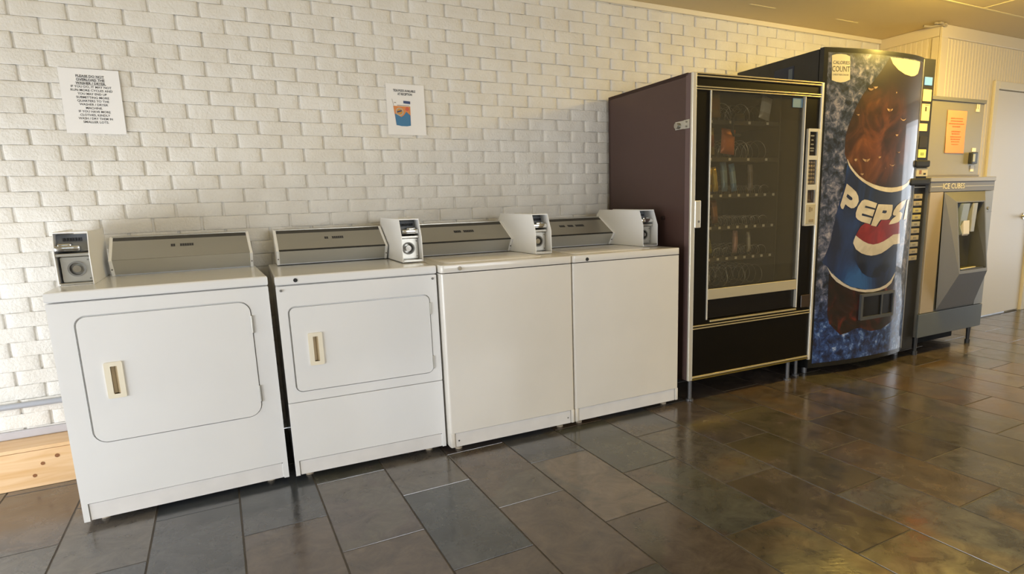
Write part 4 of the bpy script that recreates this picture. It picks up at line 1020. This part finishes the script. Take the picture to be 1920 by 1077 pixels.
# ------------------------------------------------------------------ lamps and daylight
def area(name, loc, rot, sx, sy, power, col):
    d = bpy.data.lights.new(name, 'AREA'); d.shape = 'RECTANGLE'; d.size = sx; d.size_y = sy; d.energy = power; d.color = col
    o = bpy.data.objects.new(name, d); C.objects.link(o); o.location = loc; o.rotation_euler = rot; return o
DAY = (.94, .98, 1.05)
area('daylight_left', (XL+.03, (WL[0]+WL[1])/2, (WL[2]+WL[3])/2), (0, -PI/2, 0), WL[3]-WL[2], WL[1]-WL[0], PW_LEFT, DAY)
for i, w in enumerate(WF):
    area('daylight_front', ((w[0]+w[1])/2, YF+.03, (w[2]+w[3])/2), (PI/2, 0, 0), w[1]-w[0], w[3]-w[2], PW_FRONT[i], DAY)
area('daylight_end', (XR-.03, (WR[0]+WR[1])/2, (WR[2]+WR[3])/2), (0, PI/2, 0), WR[3]-WR[2], WR[1]-WR[0], PW_END, DAY)
# ceiling lamps: warm wrap-around fixtures
def fixture(x, y, power, label):
    t = thing('ceiling_lamp', label, 'lamp', (x, y, ZC-.09))
    bm = B(); bx(bm, -.6, .6, -.11, .11, .06, .09, bev=.004); obj('base', bm, TRIMW, t)
    bm = B(); bx(bm, -.59, .59, -.10, .10, .0, .06, bev=.02, seg=3); obj('diffuser', bm, mat('lamp_diffuser', '#fff0c8', .5, emit='#ffd98a', estr=3.), t, True)
    area('lamp_light', (x, y, ZC-.1), (0, 0, 0), 1.1, .18, power*.3, (1.0, .70, .15))
    p = bpy.data.lights.new('lamp_glow', 'POINT'); p.energy = power*.8; p.color = (1.0, .70, .15); p.shadow_soft_size = .12
    o = bpy.data.objects.new('lamp_glow', p); C.objects.link(o); o.location = (x, y, ZC-.13)
fixture(4.9, -1.5, PW_LAMP, 'warm ceiling lamp in front of the blue machine, out of the picture')

w = bpy.data.worlds.new('sky'); bpy.context.scene.world = w; w.use_nodes = True; nt = w.node_tree
bg = nt.nodes['Background']; bg.inputs['Strength'].default_value = 1.0
sk = nt.nodes.new('ShaderNodeTexSky'); sk.sky_type = 'HOSEK_WILKIE'; sk.turbidity = 6; sk.sun_direction = (.3, -.5, .8)
mxn = nt.nodes.new('ShaderNodeMix'); mxn.data_type = 'RGBA'; mxn.inputs['Factor'].default_value = .7; mxn.inputs['B'].default_value = (1.6, 1.65, 1.7, 1)
nt.links.new(sk.outputs['Color'], mxn.inputs['A']); nt.links.new(mxn.outputs['Result'], bg.inputs['Color'])

# ------------------------------------------------------------------ camera
cam = bpy.data.cameras.new('camera'); co = bpy.data.objects.new('camera', cam); C.objects.link(co)
F_, PPX, PPY = 1125.1679, 1005.5446, 592.3691
yaw, pitch, roll = .4828, -.1827, -.0314
fw = Vector((math.sin(yaw)*math.cos(pitch), math.cos(yaw)*math.cos(pitch), math.sin(pitch)))
rt = Vector((math.cos(yaw), -math.sin(yaw), 0)); up = rt.cross(fw)
r2 = rt*math.cos(roll)+up*math.sin(roll); u2 = -rt*math.sin(roll)+up*math.cos(roll)
from mathutils import Matrix
M = Matrix((r2, u2, -fw)).transposed().to_4x4(); M.translation = (.5686, -3.4454, 1.1696)
co.matrix_world = M
cam.sensor_fit = 'HORIZONTAL'; cam.sensor_width = 36; cam.lens = F_*36/1920
cam.shift_x = (960-PPX)/1920; cam.shift_y = (PPY-538.5)/1920
cam.clip_start = .05; cam.clip_end = 100
sc = bpy.context.scene; sc.camera = co
sc.view_settings.view_transform = 'Standard'; sc.view_settings.look = 'None'; sc.view_settings.gamma = 1; sc.view_settings.use_curve_mapping = False
sc.view_settings.exposure = EXPO
